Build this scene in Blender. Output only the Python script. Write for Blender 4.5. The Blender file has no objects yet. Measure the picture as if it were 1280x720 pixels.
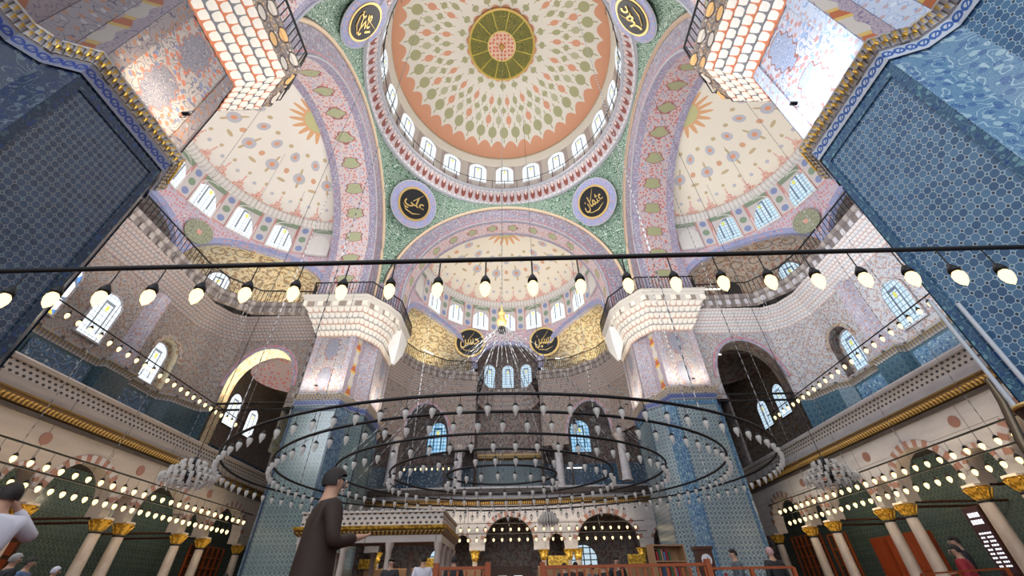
import bpy, bmesh, math, random
from mathutils import Vector, Matrix
PI = math.pi
random.seed(7)
SC = bpy.context.scene
COL = SC.collection

# ------------------------------------------------------------------ camera, world, lights, exposure
def cam_basis(p, yw, r):
    F = Vector((math.sin(yw)*math.cos(p), math.cos(yw)*math.cos(p), math.sin(p)))
    R0 = Vector((math.cos(yw), -math.sin(yw), 0)); U0 = R0.cross(F)
    return math.cos(r)*R0+math.sin(r)*U0, -math.sin(r)*R0+math.cos(r)*U0, F
CR, CU, CF = cam_basis(math.radians(37.835), math.radians(.174), math.radians(-1.13))
cd = bpy.data.cameras.new('camera'); cam = bpy.data.objects.new('camera', cd); COL.objects.link(cam)
m = Matrix.Identity(4)
for i in range(3):
    m[i][0] = CR[i]; m[i][1] = CU[i]; m[i][2] = -CF[i]
m[0][3], m[1][3], m[2][3] = .415, -14.16, .8
cam.matrix_world = m
cd.sensor_width = 36; cd.lens = 499.3/1280*36; cd.clip_start = .05; cd.clip_end = 300
SC.camera = cam
SC.view_settings.view_transform = 'Standard'; SC.view_settings.look = 'None'
SC.view_settings.exposure = 0.0; SC.view_settings.gamma = 1; SC.view_settings.use_curve_mapping = False
SC.cycles.max_bounces = 6; SC.cycles.diffuse_bounces = 4; SC.cycles.glossy_bounces = 2
SC.cycles.transmission_bounces = 2; SC.cycles.sample_clamp_indirect = 4

W = bpy.data.worlds.new('sky'); SC.world = W; W.use_nodes = True
W.node_tree.nodes['Background'].inputs[0].default_value = (.86, .92, 1, 1)
W.node_tree.nodes['Background'].inputs[1].default_value = .80

def area(name, loc, target, sx, sy, power, color, spread=180):
    l = bpy.data.lights.new(name, 'AREA'); l.shape = 'RECTANGLE'; l.size = sx; l.size_y = sy
    l.energy = power; l.color = color; l.spread = math.radians(spread)
    o = bpy.data.objects.new(name, l); COL.objects.link(o); o.location = loc
    o.rotation_euler = (Vector(target)-Vector(loc)).to_track_quat('-Z', 'Y').to_euler()
    return o
# daylight through entrance, left and dome windows; upward and bay lights are added fill
area('daylight_entrance', (-3, -24, 12), (2, 4, 14), 22, 16, 1900, (.95, .97, 1))
area('daylight_left_windows', (-16.2, -9, 13.5), (9, -7, 9), 6, 8, 1500, (.85, .93, 1))
area('daylight_dome', (0, 0, 30), (0, 0, 0), 13, 13, 1500, (1, .98, .95))
area('fill_upward', (0, -1, 8.5), (0, 0, 40), 14, 12, 2700, (1, .98, .94))  # added in mid-hall to brighten the dome from below
area('fill_left_bay', (-13, 0, 14), (-18, 3, 22), 6, 6, 260, (1, .97, .94))
area('fill_right_bay', (13, 0, 12), (18, 3, 18), 6, 8, 420, (.9, .95, 1))
area('fill_far_bay', (0, 9, 9), (0, 17, 16), 12, 5, 170, (1, .96, .93))

# ------------------------------------------------------------------ node expression helper
class T: tree = None; links = None
def N(kind): return T.tree.nodes.new(kind)
def setin(sock, v):
    if isinstance(v, E): T.tree.links.new(v.s, sock)
    elif isinstance(v, bpy.types.NodeSocket): T.tree.links.new(v, sock)
    else: sock.default_value = v
class E:
    def __init__(s, sock): s.s = sock
    def __add__(a, b): return M('ADD', a, b)
    __radd__ = __add__
    def __sub__(a, b): return M('SUBTRACT', a, b)
    def __rsub__(a, b): return M('SUBTRACT', b, a)
    def __mul__(a, b): return M('MULTIPLY', a, b)
    __rmul__ = __mul__
    def __truediv__(a, b): return M('DIVIDE', a, b)
    def __rtruediv__(a, b): return M('DIVIDE', b, a)
def M(op, a, b=None, c=None):
    n = N('ShaderNodeMath'); n.operation = op; setin(n.inputs[0], a)
    if b is not None: setin(n.inputs[1], b)
    if c is not None: setin(n.inputs[2], c)
    return E(n.outputs[0])
def absx(a): return M('ABSOLUTE', a)
def frac(a): return M('FRACT', a)
def floor(a): return M('FLOOR', a)
def mn(a, b): return M('MINIMUM', a, b)
def mxx(a, b): return M('MAXIMUM', a, b)
def lt(a, b): return M('LESS_THAN', a, b)
def gt(a, b): return M('GREATER_THAN', a, b)
def ln(a, b): return M('SQRT', a*a+b*b)
def sinx(a): return M('SINE', a)
def cen(a): return frac(a)-.5
def VEC(x, y, z=0.0):
    n = N('ShaderNodeCombineXYZ'); setin(n.inputs[0], x); setin(n.inputs[1], y); setin(n.inputs[2], z); return n.outputs[0]
def MIX(f, a, b):
    n = N('ShaderNodeMix'); n.data_type = 'RGBA'
    setin(n.inputs[0], f)
    for k, v in ((6, a), (7, b)):
        if isinstance(v, (tuple, list)): v = tuple(v)+(1,) if len(v) == 3 else v
        setin(n.inputs[k], v)
    return n.outputs[2]
def noise(v, scale, detail=2, rough=.5):
    n = N('ShaderNodeTexNoise'); n.noise_dimensions = '2D'; setin(n.inputs['Vector'], v)
    n.inputs['Scale'].default_value = scale; n.inputs['Detail'].default_value = detail; n.inputs['Roughness'].default_value = rough
    return E(n.outputs[0])
def voro(v, scale, rnd=1.0):
    n = N('ShaderNodeTexVoronoi'); n.voronoi_dimensions = '2D'; setin(n.inputs['Vector'], v)
    n.inputs['Scale'].default_value = scale; n.inputs['Randomness'].default_value = rnd
    sp = N('ShaderNodeSeparateColor'); T.tree.links.new(n.outputs['Color'], sp.inputs[0])
    return E(n.outputs['Distance']), E(sp.outputs[0]), E(sp.outputs[1])
def wn(x, y):
    n = N('ShaderNodeTexWhiteNoise'); n.noise_dimensions = '2D'; setin(n.inputs['Vector'], VEC(x, y)); return E(n.outputs['Value'])
MATS = {}
def mat(name, colfn, rough=.6, metal=0.0, spec=.4, emit=None):
    mt = bpy.data.materials.new(name); mt.use_nodes = True; T.tree = mt.node_tree
    b = mt.node_tree.nodes['Principled BSDF']
    uv = N('ShaderNodeUVMap'); uv.uv_map = 'UVMap'; sp = N('ShaderNodeSeparateXYZ'); T.tree.links.new(uv.outputs[0], sp.inputs[0])
    u, v = E(sp.outputs[0]), E(sp.outputs[1])
    c = colfn(u, v)
    if isinstance(c, (tuple, list)): c = tuple(c)+(1,)
    setin(b.inputs['Base Color'], c)
    b.inputs['Roughness'].default_value = rough; b.inputs['Metallic'].default_value = metal
    b.inputs['Specular IOR Level'].default_value = spec
    if emit: setin(b.inputs['Emission Color'], c); b.inputs['Emission Strength'].default_value = emit
    MATS[name] = mt
    return mt
def dirt(u, v, c, amt=.25):
    return MIX(noise(VEC(u, v), .9, 4)*amt*1.4-.1, c, (.2, .17, .15))
def arabesque(u, v, bg, line, a, b, s=3.0, fl=.30, lw=.22, k=16):
    V = VEC(u, v)
    n = noise(V, s*.9, 1)
    c = MIX(lt(absx(sinx(n*k)), lw), bg, line)
    d, r1, r2 = voro(V, s*1.7)
    c = MIX(lt(d, fl)*gt(r1, .45), c, a)
    c = MIX(lt(d, fl)*lt(r1, .28), c, b)
    c = MIX(lt(absx(sinx(noise(V, s*2.4, 1)*26)), .26)*.55, c, line)
    return c
def edge_band(u, u0, u1, w):        # 1 within w of either edge
    return mxx(lt(u, u0+w), gt(u, u1-w))

# ---- tiles
def hex_tiles(light, dark, line, s=.62):
    def f(u, v):
        a = (u+v*.9)/s; b = (u-v*.9)/s
        fa = absx(cen(a)); fb = absx(cen(b))
        rc = ln(fa, fb); rn = ln(.5-fa, .5-fb)
        L = lt(absx(fa-fb), .030)*gt(rc, .15)*gt(rn, .15)
        L = mxx(L, lt(absx(rc-.15), .028)); L = mxx(L, lt(absx(rn-.15), .028))
        h = wn(floor(a+.5*gt(fa, fb)), floor(b+.5*lt(fa, fb))+gt(fa, fb)*.37)
        c = MIX(h, dark, light)
        c = MIX(lt(rn, .12), c, (.02, .035, .05)); c = MIX(lt(rc, .07), c, (.05, .2, .22))
        mid = lt(ln(fa*2-.0, (fb-.5)*1.0), .12)
        c = MIX(noise(VEC(u, v), 14, 2)*.5, c, (.12, .2, .32))
        pat = noise(VEC(u, v), .55, 2)
        c = MIX(lt(.58, pat)*lt(.5, h)*.5, c, (.02, .12, .50))
        c = MIX(L, c, line)
        return c
    return f
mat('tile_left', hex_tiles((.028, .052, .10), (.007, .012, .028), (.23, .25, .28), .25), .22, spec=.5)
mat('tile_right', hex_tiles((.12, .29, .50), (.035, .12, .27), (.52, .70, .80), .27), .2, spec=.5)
def scroll(bg, ink):
    def f(u, v):
        x = u*5.2; fx = cen(x)
        d = absx(v-.0-sinx(x*2*PI)*.06)
        c = MIX(lt(absx(ln(fx*.2, v-.02)-.075), .022), bg, ink)
        return MIX(lt(d, .022), c, ink)
    return f
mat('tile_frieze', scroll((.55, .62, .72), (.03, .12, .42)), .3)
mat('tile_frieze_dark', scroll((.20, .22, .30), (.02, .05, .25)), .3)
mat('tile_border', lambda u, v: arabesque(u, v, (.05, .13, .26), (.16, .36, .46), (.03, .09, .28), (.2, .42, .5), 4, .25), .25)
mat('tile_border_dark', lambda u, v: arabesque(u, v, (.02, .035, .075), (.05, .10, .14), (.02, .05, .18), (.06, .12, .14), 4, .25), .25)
def small_tiles(bg, dot, alt, line, s=.2):
    def f(u, v):
        a = u/s; b = v/s; fa = absx(cen(a)); fb = absx(cen(b))
        c = MIX(lt(ln(fa, fb), .30), bg, dot)
        c = MIX(lt(ln(.5-fa, .5-fb), .2), c, alt)
        c = MIX(lt(ln(fa, fb), .11), c, bg)
        g = mxx(lt(absx(cen(u/(s*4))), .012), lt(absx(cen(v/(s*4))), .012))
        c = MIX(g, c, line)
        return MIX(noise(VEC(u, v), .8, 3)*.8-.15, c, (.10, .16, .2))
    return f
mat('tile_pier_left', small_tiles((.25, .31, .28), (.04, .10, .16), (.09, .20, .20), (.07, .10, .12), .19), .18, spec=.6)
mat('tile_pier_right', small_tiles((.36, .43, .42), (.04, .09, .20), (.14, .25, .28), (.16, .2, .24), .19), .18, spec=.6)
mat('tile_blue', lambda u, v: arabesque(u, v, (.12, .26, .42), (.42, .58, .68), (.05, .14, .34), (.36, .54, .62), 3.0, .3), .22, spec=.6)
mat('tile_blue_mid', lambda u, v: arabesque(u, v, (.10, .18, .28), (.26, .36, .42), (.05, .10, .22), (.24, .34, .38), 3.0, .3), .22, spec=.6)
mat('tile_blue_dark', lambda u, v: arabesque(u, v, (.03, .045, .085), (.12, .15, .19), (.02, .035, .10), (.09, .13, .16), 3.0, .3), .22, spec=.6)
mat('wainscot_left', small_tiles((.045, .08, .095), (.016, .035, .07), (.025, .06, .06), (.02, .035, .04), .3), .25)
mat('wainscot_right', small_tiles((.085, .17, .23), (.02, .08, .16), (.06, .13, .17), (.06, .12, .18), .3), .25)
mat('wainscot_leaf', lambda u, v: arabesque(u, v, (.04, .08, .14), (.25, .34, .42), (.05, .14, .30), (.3, .4, .45), 2.2, .22), .25)
mat('tile_green', small_tiles((.16, .21, .17), (.05, .09, .10), (.08, .13, .10), (.02, .03, .03), .22), .25)

# ---- painted plaster
def painted(bg, line, a, b, s=2.2):
    def f(u, v):
        c = arabesque(u, v, bg, line, a, b, s, .30, .34, 18)
        c = MIX(lt(absx(sinx(noise(VEC(u, v), 9, 1)*22)), .35)*.5, c, line)
        # tall oval medallions up the middle with dark fill
        d = ln(cen(u/2.45)*2.45, (cen(v/1.9))*1.05)+.04*sinx(v*20)
        c = MIX(lt(d, .38), c, MIX(lt(absx(sinx(noise(VEC(u, v), 6, 1)*24)), .3), line, bg))
        c = MIX(lt(absx(d-.40), .018), c, (.30, .13, .11))
        return c
    return f
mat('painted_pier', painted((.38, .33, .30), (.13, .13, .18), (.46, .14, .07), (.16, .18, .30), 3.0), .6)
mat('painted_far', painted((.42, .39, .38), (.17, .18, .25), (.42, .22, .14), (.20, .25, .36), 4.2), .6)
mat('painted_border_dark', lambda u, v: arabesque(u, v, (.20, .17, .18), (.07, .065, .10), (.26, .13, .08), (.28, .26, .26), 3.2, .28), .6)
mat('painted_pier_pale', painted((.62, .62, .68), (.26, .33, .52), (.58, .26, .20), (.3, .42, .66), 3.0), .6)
def strip(u, v):
    V = VEC(u, v)
    c = MIX(lt(absx(sinx(noise(V, 3, 1)*20)), .3), (.40, .33, .37), (.20, .17, .27))
    z = lt(absx(cen(u/.9)*.9), .16+sinx(v*9)*.05)
    c2 = MIX(gt(sinx(v*4.5), .2), (.55, .50, .45), MIX(gt(sinx(v*4.5), .75), (.62, .42, .12), (.45, .13, .05)))
    return MIX(z, c, c2)
mat('painted_strip', strip, .6)
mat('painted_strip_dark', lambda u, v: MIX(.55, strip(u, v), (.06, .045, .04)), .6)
mat('painted_border', lambda u, v: arabesque(u, v, (.40, .37, .42), (.17, .17, .27), (.44, .24, .18), (.5, .47, .48), 3.2, .28), .6)
mat('painted_border_pale', lambda u, v: arabesque(u, v, (.52, .58, .70), (.24, .36, .58), (.5, .36, .36), (.66, .72, .80), 3.2, .28), .6)
def cells(bg, line1, line2, w=1.0, h=1.0):
    w = h = 1.0
    def f(u, v):
        row = floor(v/h); a = u/w+.5*M('MODULO', row, 2.0); fa = cen(a); fv = frac(v/h)
        d = mn(.5-absx(fa), fv-(.10+2.0*fa*fa*fa*fa*4))
        c = MIX(lt(d, .06), bg, MIX(gt(sinx(row*2.4), 0), line1, line2))
        return c
    return f
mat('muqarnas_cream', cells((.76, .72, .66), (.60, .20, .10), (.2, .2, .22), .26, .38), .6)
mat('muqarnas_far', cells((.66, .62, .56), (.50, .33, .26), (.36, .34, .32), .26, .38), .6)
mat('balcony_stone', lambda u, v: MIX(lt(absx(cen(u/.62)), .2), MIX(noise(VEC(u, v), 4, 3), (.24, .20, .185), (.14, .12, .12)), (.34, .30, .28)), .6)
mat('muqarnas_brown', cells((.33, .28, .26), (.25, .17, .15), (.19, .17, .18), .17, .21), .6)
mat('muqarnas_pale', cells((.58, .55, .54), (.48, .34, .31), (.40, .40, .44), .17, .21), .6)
def console_pattern(u, v):
    a = u/.62; fa = cen(a); d = ln(fa*.62, cen(v/.5)*.5)
    c = arabesque(u, v, (.16, .13, .13), (.42, .36, .30), (.5, .3, .12), (.55, .5, .46), 5, .25)
    c = MIX(lt(d, .19), c, MIX(gt(sinx(a*PI), 0), (.72, .44, .18), (.62, .56, .50)))
    return MIX(lt(absx(d-.19), .025), c, (.08, .06, .06))
mat('console_far', lambda u, v: MIX(lt(absx(cen(u/.62)), .22)*gt(v, .08)*lt(v, .45), (.56, .52, .47), (.30, .24, .20)), .6)
mat('console_paint', console_pattern, .6)
def gold_teeth(u, v):
    fa = cen(u+.5*floor(v)); fb = frac(v)
    return MIX(lt(absx(fa), .30*fb), MIX(lt(absx(fa), .42), (.14, .12, .12), (.42, .40, .40)), (.66, .42, .10))
mat('gold_teeth', gold_teeth, .4, .15)
def gold_cornice(u, v):
    f1 = cen(u/.15)
    c = MIX(noise(VEC(u, v*3), 5, 2), (.17, .10, .04), (.09, .055, .025))
    c = MIX(lt(absx(f1), .26)*gt(v, .12)*lt(v, .30), c, (.62, .42, .13))
    c = MIX(lt(v, .04), c, (.34, .22, .08))
    return MIX(gt(v, .42), c, (.30, .20, .08))
mat('gold_cornice', gold_cornice, .35, .3)
mat('gold', lambda u, v: MIX(gt(noise(VEC(u, v), 9, 2), .52), (.85, .55, .10), (.45, .24, .04)), .32, .7)
mat('gold_plain', lambda u, v: (.78, .55, .2), .35, .6)
mat('gold_bright', lambda u, v: MIX(gt(noise(VEC(u, v), 6, 2), .5), (.95, .62, .10), (.5, .28, .04)), .35, .5)
# lavender / pink arch faces
mat('archivolt', lambda u, v: MIX(lt(absx(v-.2), .035), arabesque(u, v, (.32, .29, .355), (.13, .13, .22), (.44, .40, .46), (.40, .19, .19), 2.2, .30), (.5, .2, .22)), .65)
def soffit(bg, L, a, b, med):
    def f(u, v):            # v runs 0..1 across the soffit
        c = arabesque(u, v*3.4, bg, L, a, b, 2.6, .30, .2, 15)
        fu = cen(u/1.75); shape = ln(fu*1.75, (v-.5)*2.0)-.05*sinx(u*14)
        c = MIX(lt(shape, .36), c, MIX(lt(absx(sinx(noise(VEC(u, v*3), 4, 1)*22)), .35), med, (.30, .33, .20)))
        c = MIX(lt(absx(shape-.38), .03), c, (.34, .14, .14))
        e = mxx(lt(v, .17), gt(v, .83))
        c = MIX(e, c, arabesque(u, v*3.4, (.36, .33, .44), (.18, .18, .30), (.56, .52, .60), (.46, .26, .28), 3.6, .30))
        return c
    return f
mat('soffit_left', soffit((.70, .58, .56), (.44, .42, .55), (.66, .22, .17), (.40, .43, .60), (.44, .46, .29)), .65)
mat('soffit_right', soffit((.56, .45, .44), (.34, .32, .42), (.56, .12, .08), (.30, .32, .48), (.36, .36, .2)), .65)
mat('pendentive', lambda u, v: MIX(lt(absx(sinx(noise(VEC(u, v), 1.9, 1)*30)), .40), MIX(gt(noise(VEC(u, v), 7, 1), .55), (.07, .16, .10), (.16, .26, .20)), (.56, .66, .58)), .65)
mat('lavender', lambda u, v: arabesque(u, v, (.30, .33, .54), (.42, .44, .64), (.62, .34, .32), (.24, .27, .5), 2.4, .25), .6)
mat('pale_edge', lambda u, v: (.44, .44, .49), .6)
mat('sand_moulding', lambda u, v: MIX(lt(absx(cen(u/.35)), .1), (.70, .54, .38), (.45, .32, .24)), .6)
mat('dark_line', lambda u, v: (.06, .05, .06), .6)
mat('black', lambda u, v: (.012, .012, .014), .5)
mat('disc_black', lambda u, v: (.01, .01, .013), .45)
mat('iron', lambda u, v: (.018, .018, .02), .45, .4)
mat('white_plaster', lambda u, v: MIX(noise(VEC(u, v), 3, 3)*.4, (.80, .78, .76), (.62, .58, .55)), .6)
mat('cream', lambda u, v: (.82, .76, .66), .6)
# exedra pattern; the first variant has yellow lamp light in its ground colour
def exedra(bg, ln1, a, b):
    def f(u, v):
        c = arabesque(u, v, bg, ln1, a, b, 2.0, .34, .3, 18)
        fa = cen(u/1.1+.5*floor(v/1.1)); fb = cen(v/1.1)
        return MIX(lt(absx(ln(fa, fb)-.3), .04), c, ln1)
    return f
mat('exedra_yellow_lit', exedra((.60, .53, .38), (.24, .19, .13), (.30, .20, .12), (.40, .42, .38)), .6)
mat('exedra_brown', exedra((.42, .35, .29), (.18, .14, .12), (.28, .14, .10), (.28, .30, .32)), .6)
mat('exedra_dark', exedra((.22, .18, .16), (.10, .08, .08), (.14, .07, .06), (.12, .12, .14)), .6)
def wallp(bg, ln1, a, b):
    def f(u, v):
        c = arabesque(u, v, bg, ln1, a, b, 3.2, .27, .26, 20)
        fa = cen(u/.9+.5*floor(v/.9)); fb = cen(v/.9)
        return MIX(lt(absx(absx(fa)+absx(fb)-.42), .03), c, a)
    return f
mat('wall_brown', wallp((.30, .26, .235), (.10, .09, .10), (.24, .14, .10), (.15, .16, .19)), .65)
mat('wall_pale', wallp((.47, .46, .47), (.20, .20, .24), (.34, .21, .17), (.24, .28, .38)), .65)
mat('soffit_yellow_lit', lambda u, v: arabesque(u, v, (.80, .70, .48), (.50, .44, .34), (.62, .30, .16), (.40, .44, .42), 2.2, .25), .6)  # left corner arch soffit, yellow lamp light put into its colour
def marble(base, vein, dark):
    def f(u, v):
        n = noise(VEC(u*.6+v*.5, v*2.2), 1.4, 5, .65)
        c = MIX(n*1.2-.3, base, vein)
        g = mxx(lt(absx(cen(u/2.6)), .006), lt(absx(cen(v/1.1)), .010))
        return MIX(g, c, dark)
    return f
mat('marble', marble((.62, .60, .62), (.40, .39, .44), (.25, .23, .25)), .4)
mat('marble_warm', marble((.52, .46, .42), (.36, .31, .30), (.2, .17, .16)), .4)
mat('marble_plain', lambda u, v: MIX(noise(VEC(u, v*3), 1.6, 4), (.62, .60, .62), (.40, .38, .42)), .4)
mat('column_marble', lambda u, v: MIX(noise(VEC(u*2, v*1.2), 1.8, 4)*1.1-.1, (.66, .60, .55), (.42, .32, .26)), .35)
mat('voussoir_red', lambda u, v: MIX(noise(VEC(u, v), 4, 3), (.30, .13, .10), (.40, .24, .20)), .5)
mat('roundel_red', lambda u, v: (.32, .17, .14), .5)
def lattice(u, v):
    fa = cen(u/.22+.5*floor(v/.16)); fb = cen(v/.16)
    return MIX(lt(ln(fa, fb), .27), (.60, .54, .50), (.07, .06, .06))
mat('lattice', lattice, .5)
# wood, textiles
mat('wood_orange', lambda u, v: MIX(noise(VEC(u*3, v*.6), 6, 3), (.36, .075, .014), (.22, .045, .01)), .4)
mat('wood_dark', lambda u, v: MIX(noise(VEC(u*3, v*.6), 6, 3), (.10, .035, .018), (.05, .02, .012)), .4)
mat('wood_tan', lambda u, v: MIX(noise(VEC(u*3, v*.6), 6, 3), (.46, .28, .15), (.30, .17, .09)), .5)
mat('wood_red', lambda u, v: MIX(noise(VEC(u*3, v*.6), 5, 3), (.40, .075, .02), (.24, .04, .012)), .4)
mat('carpet', lambda u, v: arabesque(u, v, (.12, .03, .025), (.06, .03, .04), (.20, .12, .05), (.04, .04, .09), 2.5, .25), .95)
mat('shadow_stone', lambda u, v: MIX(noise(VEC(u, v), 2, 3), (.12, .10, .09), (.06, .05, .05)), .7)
mat('brass_pipe', lambda u, v: (.13, .10, .07), .35, .8)
mat('pleated_brown', lambda u, v: MIX(gt(sinx(u*90), 0), (.10, .055, .035), (.05, .025, .02)), .6)
mat('conduit_white', lambda u, v: (.60, .65, .72), .4)
mat('chain_white', lambda u, v: MIX(gt(sinx(v*24), -.2), (.16, .16, .17), (.62, .62, .64)), .5)
mat('chain_dark', lambda u, v: MIX(gt(sinx(v*24), -.2), (.05, .05, .05), (.35, .34, .34)), .5)
# people
for nm, c in (('skin', (.50, .29, .20)), ('hair_dark', (.02, .016, .014)), ('hair_grey', (.35, .34, .33)), ('cloth_white', (.62, .62, .72)),
              ('cloth_black', (.02, .02, .024)), ('cloth_brown', (.035, .02, .015)), ('cloth_grey', (.10, .12, .14)), ('cloth_blue', (.10, .17, .32)),
              ('cloth_red', (.32, .02, .03)), ('jeans', (.05, .10, .2)), ('cloth_green', (.04, .12, .06)), ('cloth_pink', (.5, .3, .3)), ('shoe', (.02, .02, .02)),
              ('phone', (.02, .02, .025)), ('eye_white', (.7, .7, .7)), ('lip', (.4, .16, .13)), ('paper_white', (.75, .75, .78)), ('led_panel', (.05, .02, .03))):
    mat(nm, (lambda c: lambda u, v: c)(c), .7 if nm != 'phone' else .2)
# glass and light
def emis(name, fn, strength):
    mt = bpy.data.materials.new(name); mt.use_nodes = True; T.tree = mt.node_tree
    T.tree.nodes.remove(T.tree.nodes['Principled BSDF'])
    uv = N('ShaderNodeUVMap'); uv.uv_map = 'UVMap'; sp = N('ShaderNodeSeparateXYZ'); T.tree.links.new(uv.outputs[0], sp.inputs[0])
    e = N('ShaderNodeEmission'); c = fn(E(sp.outputs[0]), E(sp.outputs[1]))
    if isinstance(c, tuple): c = c+(1,)
    setin(e.inputs[0], c); e.inputs[1].default_value = strength
    T.tree.links.new(e.outputs[0], T.tree.nodes['Material Output'].inputs[0]); MATS[name] = mt
emis('bulb_glow', lambda u, v: (1, .74, .34), 2.6)
emis('bulb_core', lambda u, v: (1, .93, .72), 16)
def stained(base, edge, lead, tint):
    def f(u, v):            # u -0.5..0.5, v 0..1 over the window
        g = mn(absx(cen(u*6+.5)), absx(cen(v*9)))
        c = MIX(noise(VEC(u, v), 3, 2), base, edge)
        ins = mxx(absx(u)-.2, v-.80)
        c = MIX(lt(g, .075), c, lead)
        c = MIX(lt(absx(ins), .028)*gt(v, .12), c, tint)
        return MIX(lt(ln(u, v-.68), .07), c, (.75, .72, .18))
    return f
emis('window_white', stained((1, 1, 1), (.85, .93, 1), (.40, .46, .52), (.20, .22, .24)), 1.35)
emis('window_blue', stained((.60, .86, 1), (.14, .46, .85), (.03, .07, .12), (.03, .08, .14)), 1.05)
emis('window_paleblue', stained((.80, .92, 1), (.45, .68, .88), (.22, .30, .38), (.16, .20, .28)), 1.1)
emis('window_grid', lambda u, v: MIX(lt(mn(absx(cen(u*4+.5)), absx(cen(v*6))), .09), (.62, .80, .92), (.04, .05, .06)), .9)
def blobs(u, v):
    d, r, r2 = voro(VEC(u*1.0, v*1.4), 4.0)
    c = MIX(gt(r, .25), (.12, .32, .80), (1, 1, 1)); c = MIX(gt(r2, .86), c, (.9, .65, .1))
    return MIX(gt(d, .62), c, (.16, .2, .28))
emis('window_mosaic', blobs, 1.3)
emis('door_daylight', lambda u, v: (.75, .9, 1), 1.6)
emis('lamp_tube', lambda u, v: (1, .96, .85), 2.2)
emis('led_text', lambda u, v: (.95, .95, 1), 1.3)
g = bpy.data.materials.new('crystal'); g.use_nodes = True
b = g.node_tree.nodes['Principled BSDF']; b.inputs['Base Color'].default_value = (.80, .77, .73, 1); b.inputs['Roughness'].default_value = .1
b.inputs['Alpha'].default_value = .62; b.inputs['Specular IOR Level'].default_value = .9
MATS['crystal'] = g

# ---- dome paintings: u = turns around (0..1), v = 0 at the rim .. 1 at the apex
def motif(u, v, n, vc, ru, rv, ph=0.0):
    a = cen(u*n+ph)
    return ln(a/ru, (v-vc)/rv)
def dome_paint(u, v):
    c = (.88, .85, .77)
    cr = (.78, .40, .26); gr = (.46, .47, .27); gr2 = (.55, .56, .38)
    sc = absx(cen(u*40))                                  # scalloped coral rim
    c = MIX(lt(v, .095-.20*sc*sc), c, cr)
    c = MIX(lt(v, .0015), c, (.36, .30, .17))
    def put(c, n, vc, ru, rv, col, ph=0.0, alt=None):
        d = motif(u, v, n, vc, ru, rv, ph)
        a = absx(cen(u*n+ph))
        stem = lt(a, .04)*lt(absx(v-vc), rv*1.75)
        k = mxx(lt(d, 1), stem)
        if alt is not None: col = MIX(lt(frac((u*n+ph)*.5), .5), col, alt)
        return MIX(k, c, col)
    c = put(c, 40, .165, .36, .048, gr, .5)
    c = put(c, 40, .275, .27, .040, cr, 0, gr2)
    c = put(c, 40, .365, .30, .026, gr, .5)
    c = put(c, 40, .455, .28, .040, cr, 0, gr)
    c = put(c, 20, .60, .26, .026, gr, .5)
    sc2 = absx(cen(u*20))
    c = MIX(gt(v, .645+.14*sc2*sc2), c, cr)
    return c
mat('dome_paint', dome_paint, .6)
def dome_disc(u, v):            # u,v metres from centre
    r = ln(u, v)
    th = M('ARCTAN2', v, u)
    n = noise(VEC(u, v), 3.6, 1)
    script = mxx(lt(absx(sinx(n*44)), .42), lt(absx(cen(th*12/(2*PI))), .035))
    c = MIX(script, (.03, .06, .025), (.62, .52, .08))
    c = MIX(gt(r, 2.62), c, (.62, .52, .08))
    ph, pr2, _ = voro(VEC(u, v), 3.2, .3)
    ros = MIX(lt(ph, .32), (.84, .60, .46), (.74, .20, .12))
    c = MIX(lt(r, 1.12), c, ros)
    return MIX(lt(absx(r-1.14), .06), c, (.8, .6, .2))
mat('dome_disc', dome_disc, .55)
def rim_band(u, v):             # u metres along, v 0..1
    c = arabesque(u, v*1.4, (.50, .44, .46), (.30, .25, .28), (.34, .14, .12), (.5, .4, .42), 4, .2)
    fa = cen(u/.62)
    a = lt(ln(fa*.62, (v-.5)*.62), .2)
    c = MIX(a, c, (.20, .05, .04)); c = MIX(lt(ln(fa*.62, (v-.72)*.62), .1), c, (.62, .50, .48))
    return MIX(mxx(lt(v, .12), gt(v, .88)), c, MIX(lt(absx(cen(u/.4)), .2), (.62, .60, .62), (.40, .40, .44)))
mat('rim_band', rim_band, .6)
def drum(u, v):
    fa = cen(u/1.3)
    c = MIX(lt(absx(fa), .30), arabesque(u, v, (.60, .52, .50), (.42, .40, .48), (.6, .3, .25), (.4, .42, .5), 4, .25), (.70, .66, .62))
    return c
mat('drum_paint', drum, .6)
def semi_paint(bg):
    def f(u, v):                # u 0..1 over half turn, v 0 rim .. 1 apex
        c = bg; bl = (.54, .54, .60); rd = (.62, .15, .10); tn = (.58, .46, .28)
        sc = absx(cen(u*16)); V = VEC(u*18, v*7)
        edge = .065+.095*lt(sc, .04)+.06*lt(sc, .15)+.04*lt(sc, .30)
        lace = MIX(lt(absx(sinx(noise(V, 2.6, 1)*26)), .42), (.84, .62, .54), rd)
        def put(c, n, vc, ru, rv, col, ph=0.0):
            return MIX(lt(motif(u, v, n, vc, ru, rv, ph), 1), c, col)
        c = put(c, 16, .235, .10, .022, bl, .5); c = put(c, 16, .30, .09, .02, tn, 0)
        c = put(c, 8, .42, .13, .016, tn, .5)
        c = put(c, 8, .50, .21, .052, bl, 0); c = put(c, 8, .50, .08, .022, (.75, .35, .2), 0)
        c = put(c, 8, .57, .04, .03, tn, 0); c = put(c, 8, .43, .04, .03, tn, 0)
        c = put(c, 8, .52, .09, .025, (.70, .40, .25), .5)
        c = put(c, 8, .66, .20, .044, bl, .5); c = put(c, 8, .66, .08, .018, (.75, .35, .2), .5)
        c = put(c, 8, .72, .12, .016, tn, 0)
        c = MIX(gt(v, .87+.04*sinx(u*2*PI*9)), c, (.74, .42, .22))
        c = MIX(gt(v, .92), c, (.56, .55, .28))
        return MIX(lt(v, edge), c, lace)
    return f
mat('semi_paint', semi_paint((.86, .82, .76)), .6)
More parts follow.
